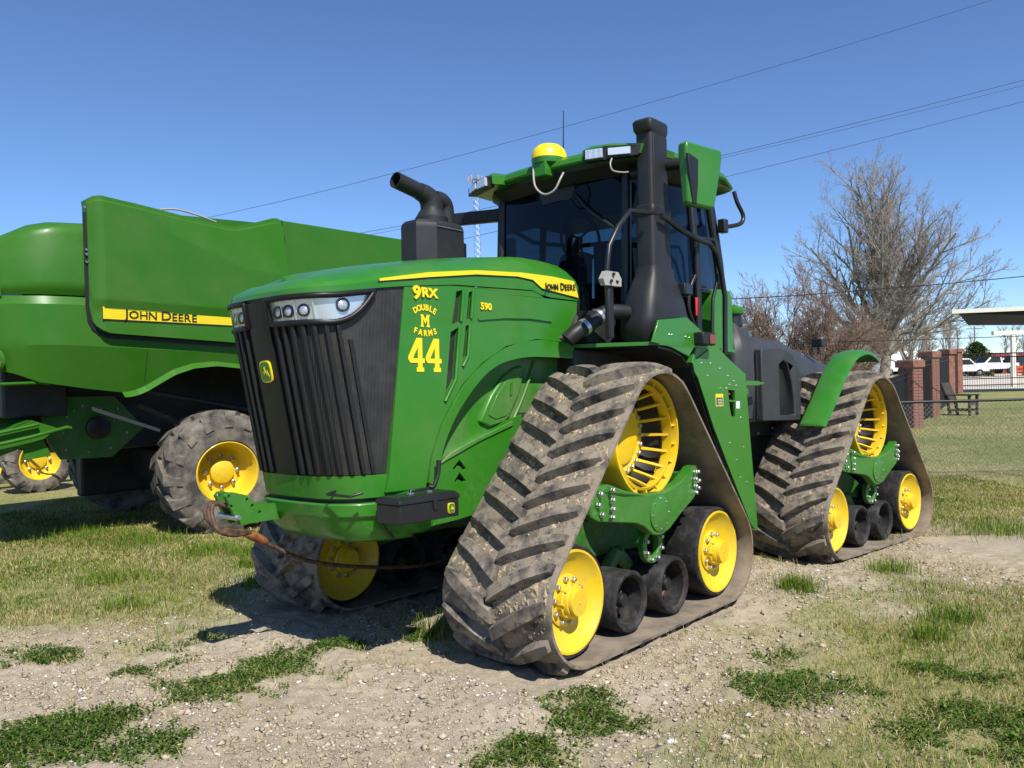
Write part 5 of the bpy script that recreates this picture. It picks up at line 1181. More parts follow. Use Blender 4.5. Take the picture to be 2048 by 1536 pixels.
def low(a, b):
    x = -2.6 + 5.8 * a; zb = lin(x, LOWX, LOWZ); zt = 2.69
    z = zb + (zcr(x) - zb) * (b / .5) if b < .5 else zcr(x) + (zt - zcr(x)) * ((b - .5) / .5)
    y = -.20 + rearround(x) + max(0, zcr(x) - z) * .30
    if z > 2.60: y += (z - 2.60) * .5
    return (x, y, z)
sh_ = gridobj('lower_shroud', low, 116, 12, .04, 'green_combine', comb, smooth=14)
for xs_ in (-.98,):
    tube('panel_joint', [(xs_, low((xs_ + 2.6) / 5.8, b)[1] - .001, low((xs_ + 2.6) / 5.8, b)[2]) for b in np.linspace(.06, .93, 14)], .004, 'decal_black', sh_, 4)
arch = [(x, -.20 + rearround(x) + max(0, zcr(x) - lin(x, LOWX, LOWZ)) * .30 - .004, lin(x, LOWX, LOWZ)) for x in np.linspace(-1.22, 1.1, 46)]
lip = MB()
for i in range(len(arch) - 1):
    p, q = arch[i], arch[i + 1]; lip.add([p, q, (q[0], q[1] - .075, q[2] - .06), (p[0], p[1] - .075, p[2] - .06)], [(0, 1, 2, 3)])
lip.obj('wheel_arch_lip', 'green_combine', sh_, smooth=50)
def up(a, b):
    x = -2.6 + 1.1 * a; zt = lin(x, [-2.6, -2.42, -2.25, -2.08, -1.9, -1.5], [3.24, 3.27, 3.36, 3.455, 3.50, 3.53]); z = 2.705 + (zt - 2.705) * b
    y = -.205 + rearround(x) + .10 * b * b + (.16 * ((b - .9) / .1) ** 2 if b > .9 else 0) + (.05 * (1 - b / .12) if b < .12 else 0); return (x, y, z)
gridobj('upper_rear_panel', up, 30, 16, .04, 'green_combine', comb)
tube('panel_seam', [(-2.36, -.20 + rearround(-2.36) - .004, 2.70), (-2.37, -.19 + rearround(-2.37), 3.0), (-2.40, -.10 + rearround(-2.40), 3.27)], .010, 'green_combine', comb, 6, 3)
DT = [(-1.60, 3.735), (-1.55, 3.775), (-1.48, 3.785), (-1.40, 3.775), (-.73, 3.71), (-.30, 3.665), (.0, 3.645), (.15, 3.655), (.45, 3.745), (.68, 3.825), (.76, 3.83), (.80, 3.80)]
DB = [(-1.60, 2.60), (-1.585, 2.45), (-1.55, 2.38), (-1.49, 2.33), (-1.41, 2.30), (.10, 2.21), (.80, 2.17)]
def door(a, b):
    x = -1.60 + 2.40 * a; zt = lin(x, *zip(*DT)); zb = lin(x, *zip(*DB)); z = zb + (zt - zb) * b
    y = -.335
    zc = lin(x, [-1.6, -.9, -.72, .2, .8], [4.0, 3.62, 3.45, 3.12, 3.08])
    if z > zc: y += .16 * (z - zc)
    zs = 2.665 - .03 * (x + 1.5)
    if z < zs: y += .035 * min(1, (zs - z) / .13)
    if x < -1.45: y += .10 * ((-1.45 - x) / .15) ** 2
    if b > .97: y += .02
    return (x, y, z)
dr_ = gridobj('side_door', door, 90, 70, .13, 'green_combine', comb, smooth=10)
prism('door_gap_shade', [(-1.635, 3.6), (-1.635, 2.60), (-1.62, 2.43), (-1.575, 2.34), (-1.51, 2.285), (-1.42, 2.25), (.10, 2.16), (.84, 2.12), (.84, 3.6)], -.214, -.206, 'decal_black', comb)  # black sheet standing in for the shade in the gap round the door
def stripe(z0, z1, x0, x1, y, name, mat, parent):
    P4 = [(x0, z0[0]), (x0, z1[0]), (x1, z1[1]), (x1, z0[1])]
    return prism(name, P4, y, y + .004, mat, parent)
stripe((2.435, 2.395), (2.595, 2.55), -1.50, .42, -.3045, 'stripe_border', 'decal_black', dr_)
ys_ = stripe((2.455, 2.412), (2.59, 2.545), -1.495, .42, -.307, 'door_stripe', 'decal_yellow', dr_)
MT['decal_yellow2'] = plain('decal_yellow_line', (.74, .58, .02), .4)
for k in range(5): stripe((2.476 + .022 * k, 2.431 + .022 * k), (2.480 + .022 * k, 2.435 + .022 * k), -1.49, .42, -.3095, 'stripe_line', 'decal_yellow2', ys_)
lettering('maker_letter', ('JOHN', 'DEERE'), .118, (-.86, -.3125, 2.502), (1, 0, -.027), (0, 0, 1), 'decal_black', ys_, .0012, .001, 1.18, lift=.002)
for z in (3.66, 3.20, 3.15, 3.07): lathe('door_hinge_bolt', [(.016, -.24), (.014, -.222), (0, -.222)], 'steel', comb, 8, 'y', c=(-1.615, 0, z))
core = MB(); core.box(-2.15, 4.6, .05, 2.85, 1.95, 3.1); core.box(-2.05, .7, .12, 2.75, 3.0, 3.42); core.obj('body_core', 'green_combine', comb, bevel=.05)
gt = prism('grain_tank', [(.84, 2.95), (.84, 3.83), (3.3, 3.79), (3.3, 2.9)], -.12, 2.9, 'green_combine', comb, bevel=.01)
prism('grain_tank_flap', [(-.95, 3.35), (-.95, 3.80), (.82, 3.86), (.82, 3.35)], .35, .40, 'green_combine', comb)
tube('tank_rail', [(-.75, -.1, 3.76), (-.55, -.1, 3.79), (-.30, -.1, 3.76), (-.05, -.1, 3.70)], .012, 'greyp', comb, 8, 4)
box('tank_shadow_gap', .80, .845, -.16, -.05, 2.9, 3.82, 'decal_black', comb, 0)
prism('body_side', [(.84, 2.62), (.84, 2.96), (3.3, 2.92), (3.3, 2.62)], -.16, .1, 'green_combine', comb)
# rear lamps
yb_ = -.20 + rearround(-2.42)
tl = lathe('tail_lamp_ring', [(.085, 0), (.10, .012), (.12, .012), (.135, -.02)], 'green_combine', comb, 24, 'z', mw=frame_m((-2.44, yb_ - .01, 2.02), (.55, -.83, 0), (0, 0, 1))); lathe('tail_lamp', [(.084, -.004), (.06, .008), (0, .012)], 'red', tl, 20, 'z', mw=I4)
mobj('red_reflector', *boxg(-.10, .06, -.035, .035, -.004, .006), 'red', comb, mw=frame_m((-2.47, yb_ + .0, 2.26), (.55, -.83, 0), (0, 0, 1)))
# chopper and spreader underneath
cp = prism('chopper_side_plate', [(-1.80, 1.62), (-1.00, 1.60), (-.66, 1.20), (-1.05, .87), (-1.62, .89), (-1.75, 1.10), (-1.82, 1.4)], .70, .73, 'shaded_green', comb)
lathe('chopper_pulley', [(.135, .69), (.135, .65), (.125, .645), (0, .645)], 'blackm', cp, 28, 'y', c=(-1.21, 0, 1.235))
for x, z in ((-1.6, 1.45), (-1.5, 1.50), (-1.3, 1.46), (-1.15, 1.3), (-1.0, 1.15), (-1.2, .98), (-1.45, .95), (-1.7, 1.0), (-1.72, 1.2), (-1.68, 1.38), (-1.1, 1.45)): lathe('plate_bolt', [(.014, .70), (.012, .685), (0, .685)], 'steel', cp, 8, 'y', c=(x + .13, 0, z))
prism('belt_guard_bar', [(-1.36, 1.49), (-.58, 1.18), (-.59, 1.145), (-1.36, 1.445)], .42, .45, 'greyp', comb)
prism('straw_deflector', [(-2.42, 1.20), (-2.05, 1.38), (-1.80, 1.28), (-1.95, 1.16), (-2.42, 1.0)], .25, 2.6, 'green_combine', comb)
tube('deflector_rail', [(-2.5, .18, 1.13), (-2.1, .18, 1.20), (-1.72, .18, 1.285), (-1.68, .20, 1.27)], .020, 'green_combine', comb, 8); tube('deflector_rail', [(-2.5, .20, 1.245), (-2.0, .20, 1.335)], .018, 'green_combine', comb, 8)
prism('deflector_bracket', [(-2.12, 1.20), (-1.95, 1.20), (-1.86, .98), (-2.13, .95)], .28, .32, 'green_combine', comb); tube('rear_rail', [(-2.55, -.05, 1.77), (-2.05, .02, 1.78), (-1.9, .1, 1.77)], .018, 'green_combine', comb, 8)
dk = MB(); dk.box(-1.6, 3.0, .76, 2.4, .95, 1.95); dk.box(-2.25, -1.6, .5, 2.4, 1.4, 1.95); dk.box(-.2, .25, .25, 2.7, .45, .85); dk.box(-.9, .8, 2.1, 2.3, .25, 1.2); dk.box(-1.9, -1.0, 1.2, 2.4, 1.0, 1.5); dk.box(.6, 3.6, .35, 2.5, .75, 1.4); dk.obj('lower_works', 'dark', comb, bevel=.03)  # dark underbody blocks; the thin far plate is added to hide the sunlit rim
prism('straw_shield', [(-1.95, 1.40), (-1.55, 1.62), (-1.60, 1.70), (-1.80, 1.72)], .66, .68, 'greyp', comb)
for i, (a, b) in enumerate((((-1.1, .35, 1.72), (.6, .35, 1.35)), ((-.9, .3, 1.5), (.2, .3, .95)))): tube('drive_shaft', [a, b], .035, 'dark', comb, 8)
box('axle_clamp', -.72, -.48, .12, .2, .78, .95, 'shaded_green', comb, .01, mw=at(0, 0, 0))
# wheels
def ag_wheel(parent, m, R, W, rr, nlug, detail, lugs_obj=True):
    """tyre in local y, outer face toward -y"""
    t = W / 2
    prof = [(rr, -t * .80), (rr + .03, -t * .92), (R * .72, -t), (R * .86, -t * .98), (R * .935, -t * .86), (R * .955, -t * .5), (R * .962, 0), (R * .955, t * .5), (R * .935, t * .86), (R * .8, t), (rr + .03, t * .9), (rr, t * .8)]
    ty = lathe('tyre', prof, 'tyre', parent, 48, closed=True, mw=m)
    for k in range(nlug):
        for sd in (1, -1):
            rg_ = []
            for q in range(6):
                u = q / 5; yv = (-.04 + (t * 1.0 + .055) * u) * sd; an = (k + (.5 if sd > 0 else 0)) * 2 * math.pi / nlug + .30 * u * 1.0 * (1 if True else -1)
                rb_ = R * (.95 - .02 * u) if u < .9 else R * .76; rt_ = R * (1.02 - .012 * u) if u < .9 else R * .81; hw = .066 if u < .9 else .052
                ring4 = []
                for (rad, da) in ((rb_ - .01, -hw * 1.3), (rt_, -hw), (rt_, hw), (rb_ - .01, hw * 1.3)):
                    aa = an + da / R; ring4.append((rad * math.cos(aa), yv, rad * math.sin(aa)))
                rg_.append(ring4)
            vv = [p for r4 in rg_ for p in r4]; ff = []
            for q in range(5):
                for j in range(4): ff.append((q * 4 + j, q * 4 + (j + 1) % 4, q * 4 + 4 + (j + 1) % 4, q * 4 + 4 + j))
            ff += [(3, 2, 1, 0), (20, 21, 22, 23)]
            mobj('tread_lug', vv, ff, 'tyre', ty, smooth=40, mw=I4)
    rim = lathe('wheel_rim', [(rr + .012, -t * .80), (rr + .02, -t * .86), (rr + .004, -t * .89), (rr - .012, -t * .84), (rr - .03, -t * .55), (rr - .06, -t * .35), (rr - .07, -t * .22), (rr * .70, -t * .12), (.15, -t * .12), (.145, -t * .30), (.12, -t * .36), (0, -t * .36)], 'yellow', parent, 48, mw=m)
    if detail:
        for k in range(8):
            a = k * 45 * D; lathe('wheel_nut', [(.026, -t * .12), (.026, -t * .12 - .03), (.018, -t * .12 - .035), (.018, -t * .12 - .065), (0, -t * .12 - .065)], 'steel', rim, 8, 'y', c=(.20 * math.cos(a), 0, .20 * math.sin(a)), mw=I4)
    return ty
ag_wheel(comb, at(-.05, 0, .635) @ Matrix.Rotation(-9 * D, 4, 'Z'), .745, .68, .365, 15, True)
ag_wheel(comb, at(0, 2.9, .62) @ Matrix.Rotation(-9 * D, 4, 'Z') @ Matrix.Diagonal((1, -1, 1, 1)), .72, .58, .36, 18, False)
for yy in (.05, 2.85): ag_wheel(comb, at(3.55, yy, .83) @ Matrix.Diagonal((1, -1 if yy > 1 else 1, 1, 1)), .95, .75, .48, 20, False)
# trailer wheel seen past the harvester
tr_ = empty('header_trailer', at(-8.55, 14.5, -.02)); tag(tr_, 'low dark header trailer with yellow rimmed wheel half hidden behind the harvester', 'trailer')
mT = Matrix.Rotation(50 * D, 4, 'Z')
ag_wheel(tr_, at(0, 0, .44) @ mT, .56, .36, .33, 14, True); ag_wheel(tr_, at(-1.4, 1.2, .44) @ mT, .56, .36, .33, 14, False)
mobj('trailer_frame', *boxg(-3.0, 3.0, .5, .7, .5, .66), 'dark', tr_, bevel=.02, mw=mT); mobj('axle', *boxg(-.06, .06, .1, 1.8, .40, .50), 'dark', tr_, bevel=.01, mw=mT)
# ================================================================== background
def G(x, y): return float(gz(np.array([x]), np.array([y]), False)[0])
MT['brick'] = two('brick', (.17, .072, .050), (.29, .145, .105), 7, .35, .65, .9, .3, .004)
MT['mortar'] = plain('mortar', (.30, .235, .19), .95, bscale=60, var=.15)
MT['iron'] = plain('black_iron', (.010, .010, .011), .5)
MT['wood_dark'] = two('weathered_wood', (.035, .030, .027), (.085, .072, .062), 9, .3, .7, .8)
MT['cream_paint'] = plain('cream_paint', (.74, .70, .60), .5, var=.08)
MT['soffit'] = plain('dark_soffit', (.018, .021, .028), .8)
MT['white_car'] = plain('white_car_paint', (.80, .80, .79), .25); MT['blue_car'] = plain('blue_car_paint', (.02, .07, .42), .25); MT['dark_car'] = plain('dark_car_paint', (.02, .025, .035), .25); MT['red_wall'] = two('red_brick_wall', (.16, .035, .03), (.24, .07, .055), 3, .4, .6)
MT['carglass'] = plain('car_glass', (.012, .014, .017), .08); MT['orange'] = plain('orange_plastic', (.62, .10, .035), .6); MT['wheelblack'] = plain('car_tyre', (.018, .018, .018), .8); MT['galv'] = plain('galvanised_steel', (.30, .31, .32), .45, .7)
# brick piers with capitals, bricks built one by one on the nearest
BV, BF = boxg(-.5, .5, -.5, .5, -.5, .5)
bsrc = mobj('brick', BV, BF, 'brick', None, smooth=0); BRICK = bsrc.data; bpy.data.objects.remove(bsrc)
PIERS = [(10.82, 22.0, 1.80, .44, 'nearest brick pier of the iron fence, standing by the sloping end panel'), (13.42, 26.0, 2.08, .40, 'brick pier between two black fence panels behind the wooden chair'), (17.75, 33.0, 2.24, .42, 'third brick pier of the fence row, half overlapped by the corner pier'), (24.70, 45.0, 2.45, .48, 'corner brick pier where the open iron railing starts')]
def brick_pier(x, y, h, w_, label, nb):
    z0 = G(x, y); ang = math.atan2(2.6, 4.0)
    o = empty('brick_pier', at(x, y, z0) @ Matrix.Rotation(.55, 4, 'Z')); tag(o, label, 'pier', 'brick piers along the fence')
    box('mortar_core', -w_ / 2 + .012, w_ / 2 - .012, -w_ / 2 + .012, w_ / 2 - .012, -.05, h, 'mortar' if nb else 'brick', o, 0)
    box('cap_course', -w_ / 2 - .05, w_ / 2 + .05, -w_ / 2 - .05, w_ / 2 + .05, h - .16, h + .02, 'brick', o, .008); box('cap_stone', -w_ / 2 - .02, w_ / 2 + .02, -w_ / 2 - .02, w_ / 2 + .02, h + .02, h + .05, 'mortar', o, .006)
    if nb:
        ch = .085; rows = int((h - .17) / ch); n = 2
        for r in range(rows):
            for face in range(4):
                for k in range(n):
                    L = w_ / n; u = -w_ / 2 + (k + .5) * L + (L * .25 if r % 2 else -L * .25) * (0 if n < 2 else .0)
                    c = Matrix.Rotation(face * math.pi / 2, 4, 'Z') @ at(u, -w_ / 2 + .03, (r + .5) * ch)
                    q = bpy.data.objects.new('brick', BRICK); COL.objects.link(q); q.parent = o
                    q.matrix_local = c @ Matrix.Diagonal((L - .014, .075 + rng.uniform(-.004, .004), ch - .013, 1))
    return o
for i, p in enumerate(PIERS): brick_pier(*p, i < 2)
# black sheeted fence panels between the piers
def sheet_panel(a, b, ha, hb, label):
    A, B = Vector((a[0], a[1], G(*a))), Vector((b[0], b[1], G(*b))); d = B - A; L = d.length
    m = frame_m(A, d, (0, 0, 1)); o = empty('fence_panel', m); tag(o, label, 'fence panel', 'black fence panels between piers')
    v = [(0, .08, 0), (L, .08, 0), (L, hb, 0), (0, ha, 0)]
    mobj('panel_sheet', [(x, y, z + dz) for dz in (-.012, .012) for x, y, z in v], [(0, 1, 2, 3), (7, 6, 5, 4), (0, 4, 5, 1), (1, 5, 6, 2), (2, 6, 7, 3), (3, 7, 4, 0)], 'iron', o, smooth=0)
    for t0 in (.12, .92, 1.0):
        tube('rail', [(0, ha * t0, .03), (L, hb * t0, .03)], .022, 'iron', o, 6)
    n = max(3, int(L / .14))
    for k in range(n + 1):
        t = k / n; tube('picket', [(t * L, .06, .03), (t * L, ha + (hb - ha) * t + .02, .03)], .009, 'iron', o, 4)
def lerp2(a, b, t): return (a[0] + (b[0] - a[0]) * t, a[1] + (b[1] - a[1]) * t)
PP = [(p[0], p[1]) for p in PIERS]
sheet_panel((7.4, 18.2), lerp2(PP[0], (7.4, 18.2), .06), 1.15, 1.50, 'sloping black fence panel ending at the nearest brick pier')
sheet_panel(lerp2(PP[0], PP[1], .07), lerp2(PP[0], PP[1], .94), 1.70, 1.86, 'black fence panel between the first and second brick pier')
sheet_panel(lerp2(PP[1], PP[2], .05), lerp2(PP[1], PP[2], .96), 1.86, 2.0, 'black fence panel behind the wooden chair')
# open iron railing running to the right from the corner pier
rl = empty('iron_railing', at(24.9, 45.2, G(25, 45))); tag(rl, 'open black iron railing in front of the parked pickups', 'railing')
RD = Vector((1, .10, 0)).normalized(); LR = 14.0
for z in (2.18, 1.98, .78, .42): tube('rail', [(0, 0, z), tuple(RD * LR + Vector((0, 0, z - .02)))], .028, 'iron', rl, 6)
for k in range(100):
    q = RD * (LR * k / 99); tube('picket', [(q.x, q.y, .05), (q.x, q.y, 2.22)], .011, 'iron', rl, 4)
# chain link fence behind the tractor
FA, FB = Vector((-9.0, 13.9, 0)), Vector((16.0, 12.6, 0))
cl = empty('chain_link_fence', at(FA.x, FA.y, 0)); tag(cl, 'waist high chain link fence with black top rail behind the tractor', 'fence')
d = FB - FA; NF = 60; top = []
for k in range(NF + 1):
    q = d * (k / NF); top.append((q.x, q.y, G(FA.x + q.x, FA.y + q.y) + 1.27))
tube('top_rail', top, .022, 'iron', cl, 8)
for k in range(0, NF + 1, 6):
    q = top[k]; tube('fence_post', [(q[0], q[1], q[2] - 1.35), (q[0], q[1], q[2] + .03)], .028, 'iron', cl, 8)
def link_mesh():
    L = d.length; u = d.normalized(); pitch = .075; h = 1.2; V = []; Q = []; w_ = .0024; n0 = 0
    ks = np.arange(-int(h / pitch), int(L / pitch)); xs = []
    for sgn in (1, -1):
        for k in range(0, int((L + h) / pitch)):
            s0 = k * pitch - (h if sgn > 0 else 0); s1 = s0 + h * sgn * 1.0
            if sgn < 0: s0, s1 = k * pitch, k * pitch - h
            a, b = (s0, 0.0), (s1, h)
            if max(a[0], b[0]) < 12.5 or min(a[0], b[0]) > 24.5: continue
            def cl_(t): return (a[0] + (b[0] - a[0]) * t, h * t)
            for t0, t1 in ((0, .5), (.5, 1)):
                p, q = cl_(t0), cl_(t1)
                for (s, z) in (p, q):
                    X = FA + u * s; zz = G0(X.x, X.y) + z + .05
                    V.append((X.x - FA.x, X.y - FA.y, zz + w_ * 1.5)); V.append((X.x - FA.x, X.y - FA.y, zz - w_ * 1.5))
                Q.append((n0, n0 + 1, n0 + 3, n0 + 2)); n0 += 4
    return V, Q
_gx = np.linspace(-10, 17, 200); _gzv = gz(_gx, np.interp(_gx, [FA.x, FB.x], [FA.y, FB.y]), False)
def G0(x, y): return float(np.interp(x, _gx, _gzv))
v, f = link_mesh(); cm = mobj('wire_mesh', v, f, plain('fence_wire', (.14, .14, .13), .6), cl, smooth=0); cm['kind'] = 'stuff'
# wooden chair on the lawn
chx, chy = 14.75, 26.6
chair = empty('garden_chair', at(chx, chy, G(chx, chy)) @ Matrix.Rotation(-.9, 4, 'Z') @ Matrix.Diagonal((.95, .95, 1.05, 1))); tag(chair, 'dark weathered wooden garden chair on the lawn by the brick piers', 'chair')
for sx, x, h in ((1, .38, .62), (1, .38, .62)):
    pass
for yy in (-.30, .30):
    box('front_leg', .34, .42, yy - .04, yy + .04, 0, .62, 'wood_dark', chair, .006)
    prism('back_leg', [(-.30, 0), (-.22, 0), (-.28, .45), (-.52, 1.05), (-.60, 1.05), (-.38, .45)], yy - .035, yy + .035, 'wood_dark', chair)
    box('arm_rest', -.44, .47, yy - .06, yy + .06, .62, .655, 'wood_dark', chair, .006)
    box('side_rail', -.30, .36, yy - .02, yy + .02, .14, .20, 'wood_dark', chair, .004)
for k in range(5): box('seat_slat', -.28 + k * .135, -.28 + k * .135 + .12, -.30, .30, .40, .43, 'wood_dark', chair, .004)
for k in range(5):
    y0 = -.28 + k * .114; prism('back_slat', [(-.30, .43), (-.27, .43), (-.52, 1.02), (-.55, 1.02)], y0, y0 + .10, 'wood_dark', chair)
box('seat_apron', .33, .37, -.30, .30, .32, .42, 'wood_dark', chair, .004)
# flat canopies
cn = empty('parking_canopy', at(33.0, 46.0, 0)); tag(cn, 'flat roof canopy with cream fascia and dark soffit above the lot', 'canopy')
def can(v): return [(x - 33.0, y - 46.0, z) for x, y, z in v]
roofp = [(24.3, 44.6), (39.5, 40.6), (41, 45.2), (27.2, 48.6)]
v, f = prismg(roofp, 4.42, 4.50, 'z'); mobj('roof_deck', can(v), f, 'cream_paint', cn, smooth=0)
v, f = prismg([(24.8, 44.8), (39.3, 41.0), (40.7, 45.0), (27.3, 48.3)], 4.0, 4.42, 'z'); mobj('soffit', can([(x, y, z if z > 4.2 else max(3.4, 4.37 - .19 * (x - 24.8))) for x, y, z in v]), f, 'soffit', cn, smooth=0)
for k in range(4):
    a, b = roofp[k], roofp[(k + 1) % 4]; L = math.hypot(b[0] - a[0], b[1] - a[1])
    mobj('fascia', *boxg(0, L, -.05, .05, 4.40, 4.62), 'cream_paint', cn, smooth=0, mw=at(-33, -46, 0) @ at(a[0], a[1], 0) @ Matrix.Rotation(math.atan2(b[1] - a[1], b[0] - a[0]), 4, 'Z'))
for px, py in ((36.5, 43.8), (40.2, 43.0)): mobj('post', *boxg(-.1, .1, -.1, .1, -.1, 4.3), 'cream_paint', cn, mw=at(px - 33, py - 46, 0))
tp_ = empty('canopy_post', at(33.45, 54, 0)); tag(tp_, 'cream painted T shaped canopy post beyond the railing', 'post')  # T shaped canopy post with a cross beam, carries no lamp
box('post', -.12, .12, -.12, .12, -.1, 3.45, 'cream_paint', tp_, .01); box('cross_beam', -1.35, 5.5, -.14, .14, 3.45, 3.72, 'cream_paint', tp_, .01)
# vehicles in the lot
def pickup(x, y, yaw, body, label, van=False, s=1.0, lift=0.0):
    o = empty('parked_van' if van else 'parked_pickup', at(x, y, lift) @ Matrix.Rotation(yaw, 4, 'Z') @ Matrix.Scale(s, 4)); tag(o, label, 'van' if van else 'pickup', 'vehicles parked in the lot')
    if van: side = [(-2.6, .45), (-2.6, 2.2), (-2.5, 2.3), (1.2, 2.3), (1.9, 1.35), (2.6, 1.15), (2.65, .45)]
    else: side = [(-2.75, .55), (-2.75, 1.15), (-.75, 1.18), (-.55, 1.85), (-.35, 1.93), (.75, 1.92), (1.45, 1.25), (2.55, 1.12), (2.72, .95), (2.72, .5)]
    prism('body', side, -.92, .92, body, o, bevel=.06)
    win = [(-.48, 1.25), (-.36, 1.82), (.68, 1.82), (1.22, 1.27)] if not van else [(.2, 1.45), (.2, 2.05), (1.15, 2.1), (1.65, 1.45)]
    for yy in (-.925, .925): prism('side_window', win, yy - .01, yy + .01, 'carglass', o)
    prism('windscreen', [(.80, 1.86), (1.44, 1.27), (1.47, 1.29), (.84, 1.88)] if not van else [(1.24, 2.2), (1.88, 1.4), (1.92, 1.42), (1.28, 2.22)], -.78, .78, 'carglass', o)
    for wx in (-1.65, 1.75):
        for yy in (-.80, .80):
            ty = lathe('wheel', [(.18, yy - .13), (.36, yy - .13), (.38, yy), (.36, yy + .13), (.18, yy + .13)], 'wheelblack', o, 20, 'y', c=(wx, 0, .38), closed=True); lathe('wheel_disc', [(.20, yy + .10 * (1 if yy > 0 else -1)), (0, yy + .11 * (1 if yy > 0 else -1))], 'galv', ty, 14, 'y', c=(wx, 0, .38), mw=I4)
    box('front_bumper', 2.66, 2.80, -.9, .9, .45, .68, 'galv', o, .02)
    return o
L0 = .15
pickup(48.6, 88, -.10, 'white_car', 'white pickup truck parked beside the corner brick pier', lift=L0); pickup(53.3, 90, math.pi + .15, 'white_car', 'white pickup facing the other white pickup in the lot', lift=L0 + .15); pickup(56.6, 91, .3, 'dark_car', 'dark pickup parked behind the orange barriers', lift=L0 + .1); pickup(60.3, 92, math.pi - .1, 'blue_car', 'blue pickup parked past the cream post', lift=L0 + .1)
pickup(46.6, 98, .3, 'white_car', 'white van roof showing above the first fence panel', True, 1.1, .3); pickup(49.8, 100, .2, 'white_car', 'taller white van behind the second brick pier', True, 1.25, .3); pickup(54.2, 101, .2, 'white_car', 'low white vehicle past the second fence panel', False, 1.1, .9)
b_ = empty('orange_barrier', at(55.0, 86.3, .1)); tag(b_, 'orange plastic work barrier standing in front of the parked pickups', 'barrier')
for xx in (-.9, 0, .9):
    for z in (.35, .75): box('board', xx - .38, xx + .38, -.03, .03, z, z + .28, 'orange', b_, .01)
for xx in (-1.25, -.45, .45, 1.25): box('leg', xx - .03, xx + .03, -.25, .25, 0, 1.1, 'orange', b_, .01)
rb = empty('red_building', at(66, 112, 0)); tag(rb, 'long low red brick building behind the parked pickups', 'building')
box('wall', -7, 22, -2, 8, 0, 1.9, 'red_wall', rb, 0); box('roof', -7.3, 22.3, -2.4, 8.3, 1.9, 2.75, 'red_wall', rb, .05); box('roof_edge', -7.35, 22.35, -2.5, -2.4, 1.85, 2.05, 'cream_paint', rb, 0)
for k in range(8): box('window', -6 + k * 3.4, -4.6 + k * 3.4, -2.03, -1.98, .6, 1.5, 'carglass', rb, 0)
# ------------------------------------------------------------------ trees
MT['bark'] = two('grey_bark', (.17, .145, .118), (.33, .29, .24), 5, .35, .65, .95); MT['bark_red'] = two('reddish_twigs', (.15, .095, .068), (.28, .195, .145), 5, .35, .65, .95)
def tree(name, x, y, h, width, seed, label, mat, trunk_r, nlimb, kids, trunk_frac=.16, twig=.012, gnarl=.10, up=.35, droop=0.0, elr=70):
    R = random.Random(seed); trunk = MB(); crown = MB(); z0 = G(x, y); ns = (9, 6, 5, 4, 3, 3); ht = h * trunk_frac; LV = len(kids)
    def limb(p, d, L, r, lev, r_end=None):
        n = 6 if lev < 2 else (4 if lev < 3 else 3); pts = [p.copy()]; dd = d.copy(); rad = [r]; re = max(twig * .6, r * .3 if r_end is None else r_end)
        for i in range(n):
            dd = (dd + Vector((R.gauss(0, gnarl), R.gauss(0, gnarl), R.gauss(up * .16 if lev < 3 else .03 - droop, gnarl * .6)))).normalized()
            pts.append(pts[-1] + dd * (L / n)); rad.append(r + (re - r) * (i + 1) / n)
        (trunk if lev == 0 else crown).add(*tubeg(pts, rad, ns[min(lev, 5)]))
        if lev == 0 or lev > LV: return pts, rad
        for i in range(kids[lev - 1]):
            t = min(.97, .18 + .8 * (i + R.random()) / kids[lev - 1]); j = min(int(t * n), n - 1); q = pts[j].lerp(pts[j + 1], t * n - j); rr = rad[j] + (rad[j + 1] - rad[j]) * (t * n - j)
            dl = (pts[j + 1] - pts[j]).normalized(); ax = Matrix.Rotation(i * 2.4 + R.uniform(-.6, .6), 3, dl) @ dl.orthogonal().normalized()
            nd = Matrix.Rotation(R.uniform(.35, .85), 3, ax) @ dl; nd = (nd + Vector((0, 0, up * .5))).normalized()
            limb(q, nd, L * R.uniform(.30, .52) * (1.15 - .45 * t), max(twig, rr * .62), lev + 1)
        return pts, rad
    tp, tr = limb(Vector((0, 0, -.3)), Vector((0, 0, 1)), ht + .3, trunk_r, 0, trunk_r * .8)
    for i in range(nlimb):
        f = (i + .5) / nlimb; a = i * 2.39996 + R.uniform(-.3, .3); el = math.radians(86 - elr * f ** 1.0 + R.uniform(-6, 6))
        reach = 1 / math.sqrt((math.cos(el) / (width / 2)) ** 2 + (math.sin(el) / (h - ht)) ** 2) * R.uniform(.82, 1.0)
        st = Vector((0, 0, ht * (1 - .28 * f))) + Vector((math.cos(a), math.sin(a), 0)) * trunk_r * .4
        limb(st, Vector((math.cos(a) * math.cos(el), math.sin(a) * math.cos(el), math.sin(el))), reach * .93, trunk_r * (.62 - .28 * f), 1)
    o = empty(name, at(x, y, z0)); tag(o, label, 'tree')
    trunk.obj('trunk', mat, o, smooth=60); crown.obj('crown', mat, o, smooth=0); return o
tree('bare_tree', 25.3, 55, 15.6, 13.2, 4, 'tall bare spreading tree rising behind the fence and rear track', 'bark', .38, 22, (10, 7, 6, 5), .20, .0070, .09, .16, 0.0, 60)
for i, (x, y, h, w_, sd) in enumerate(((11.2, 38, 6.3, 5.0, 11), (12.9, 38.6, 7.2, 5.0, 12), (15.0, 38.2, 6.4, 5.0, 13), (16.6, 41, 5.4, 4.2, 15))):
    tree('bare_shrub_tree', x, y, h, w_, sd, ['reddish bare bushy tree just right of the cab', 'reddish bare bushy tree behind the filler cap', 'reddish bare bushy tree in front of the tall bare tree', 'short reddish bare bush at the foot of the tall bare tree'][i], 'bark_red', .09, 20, (10, 8, 7), .08, .0075, .2, .22)
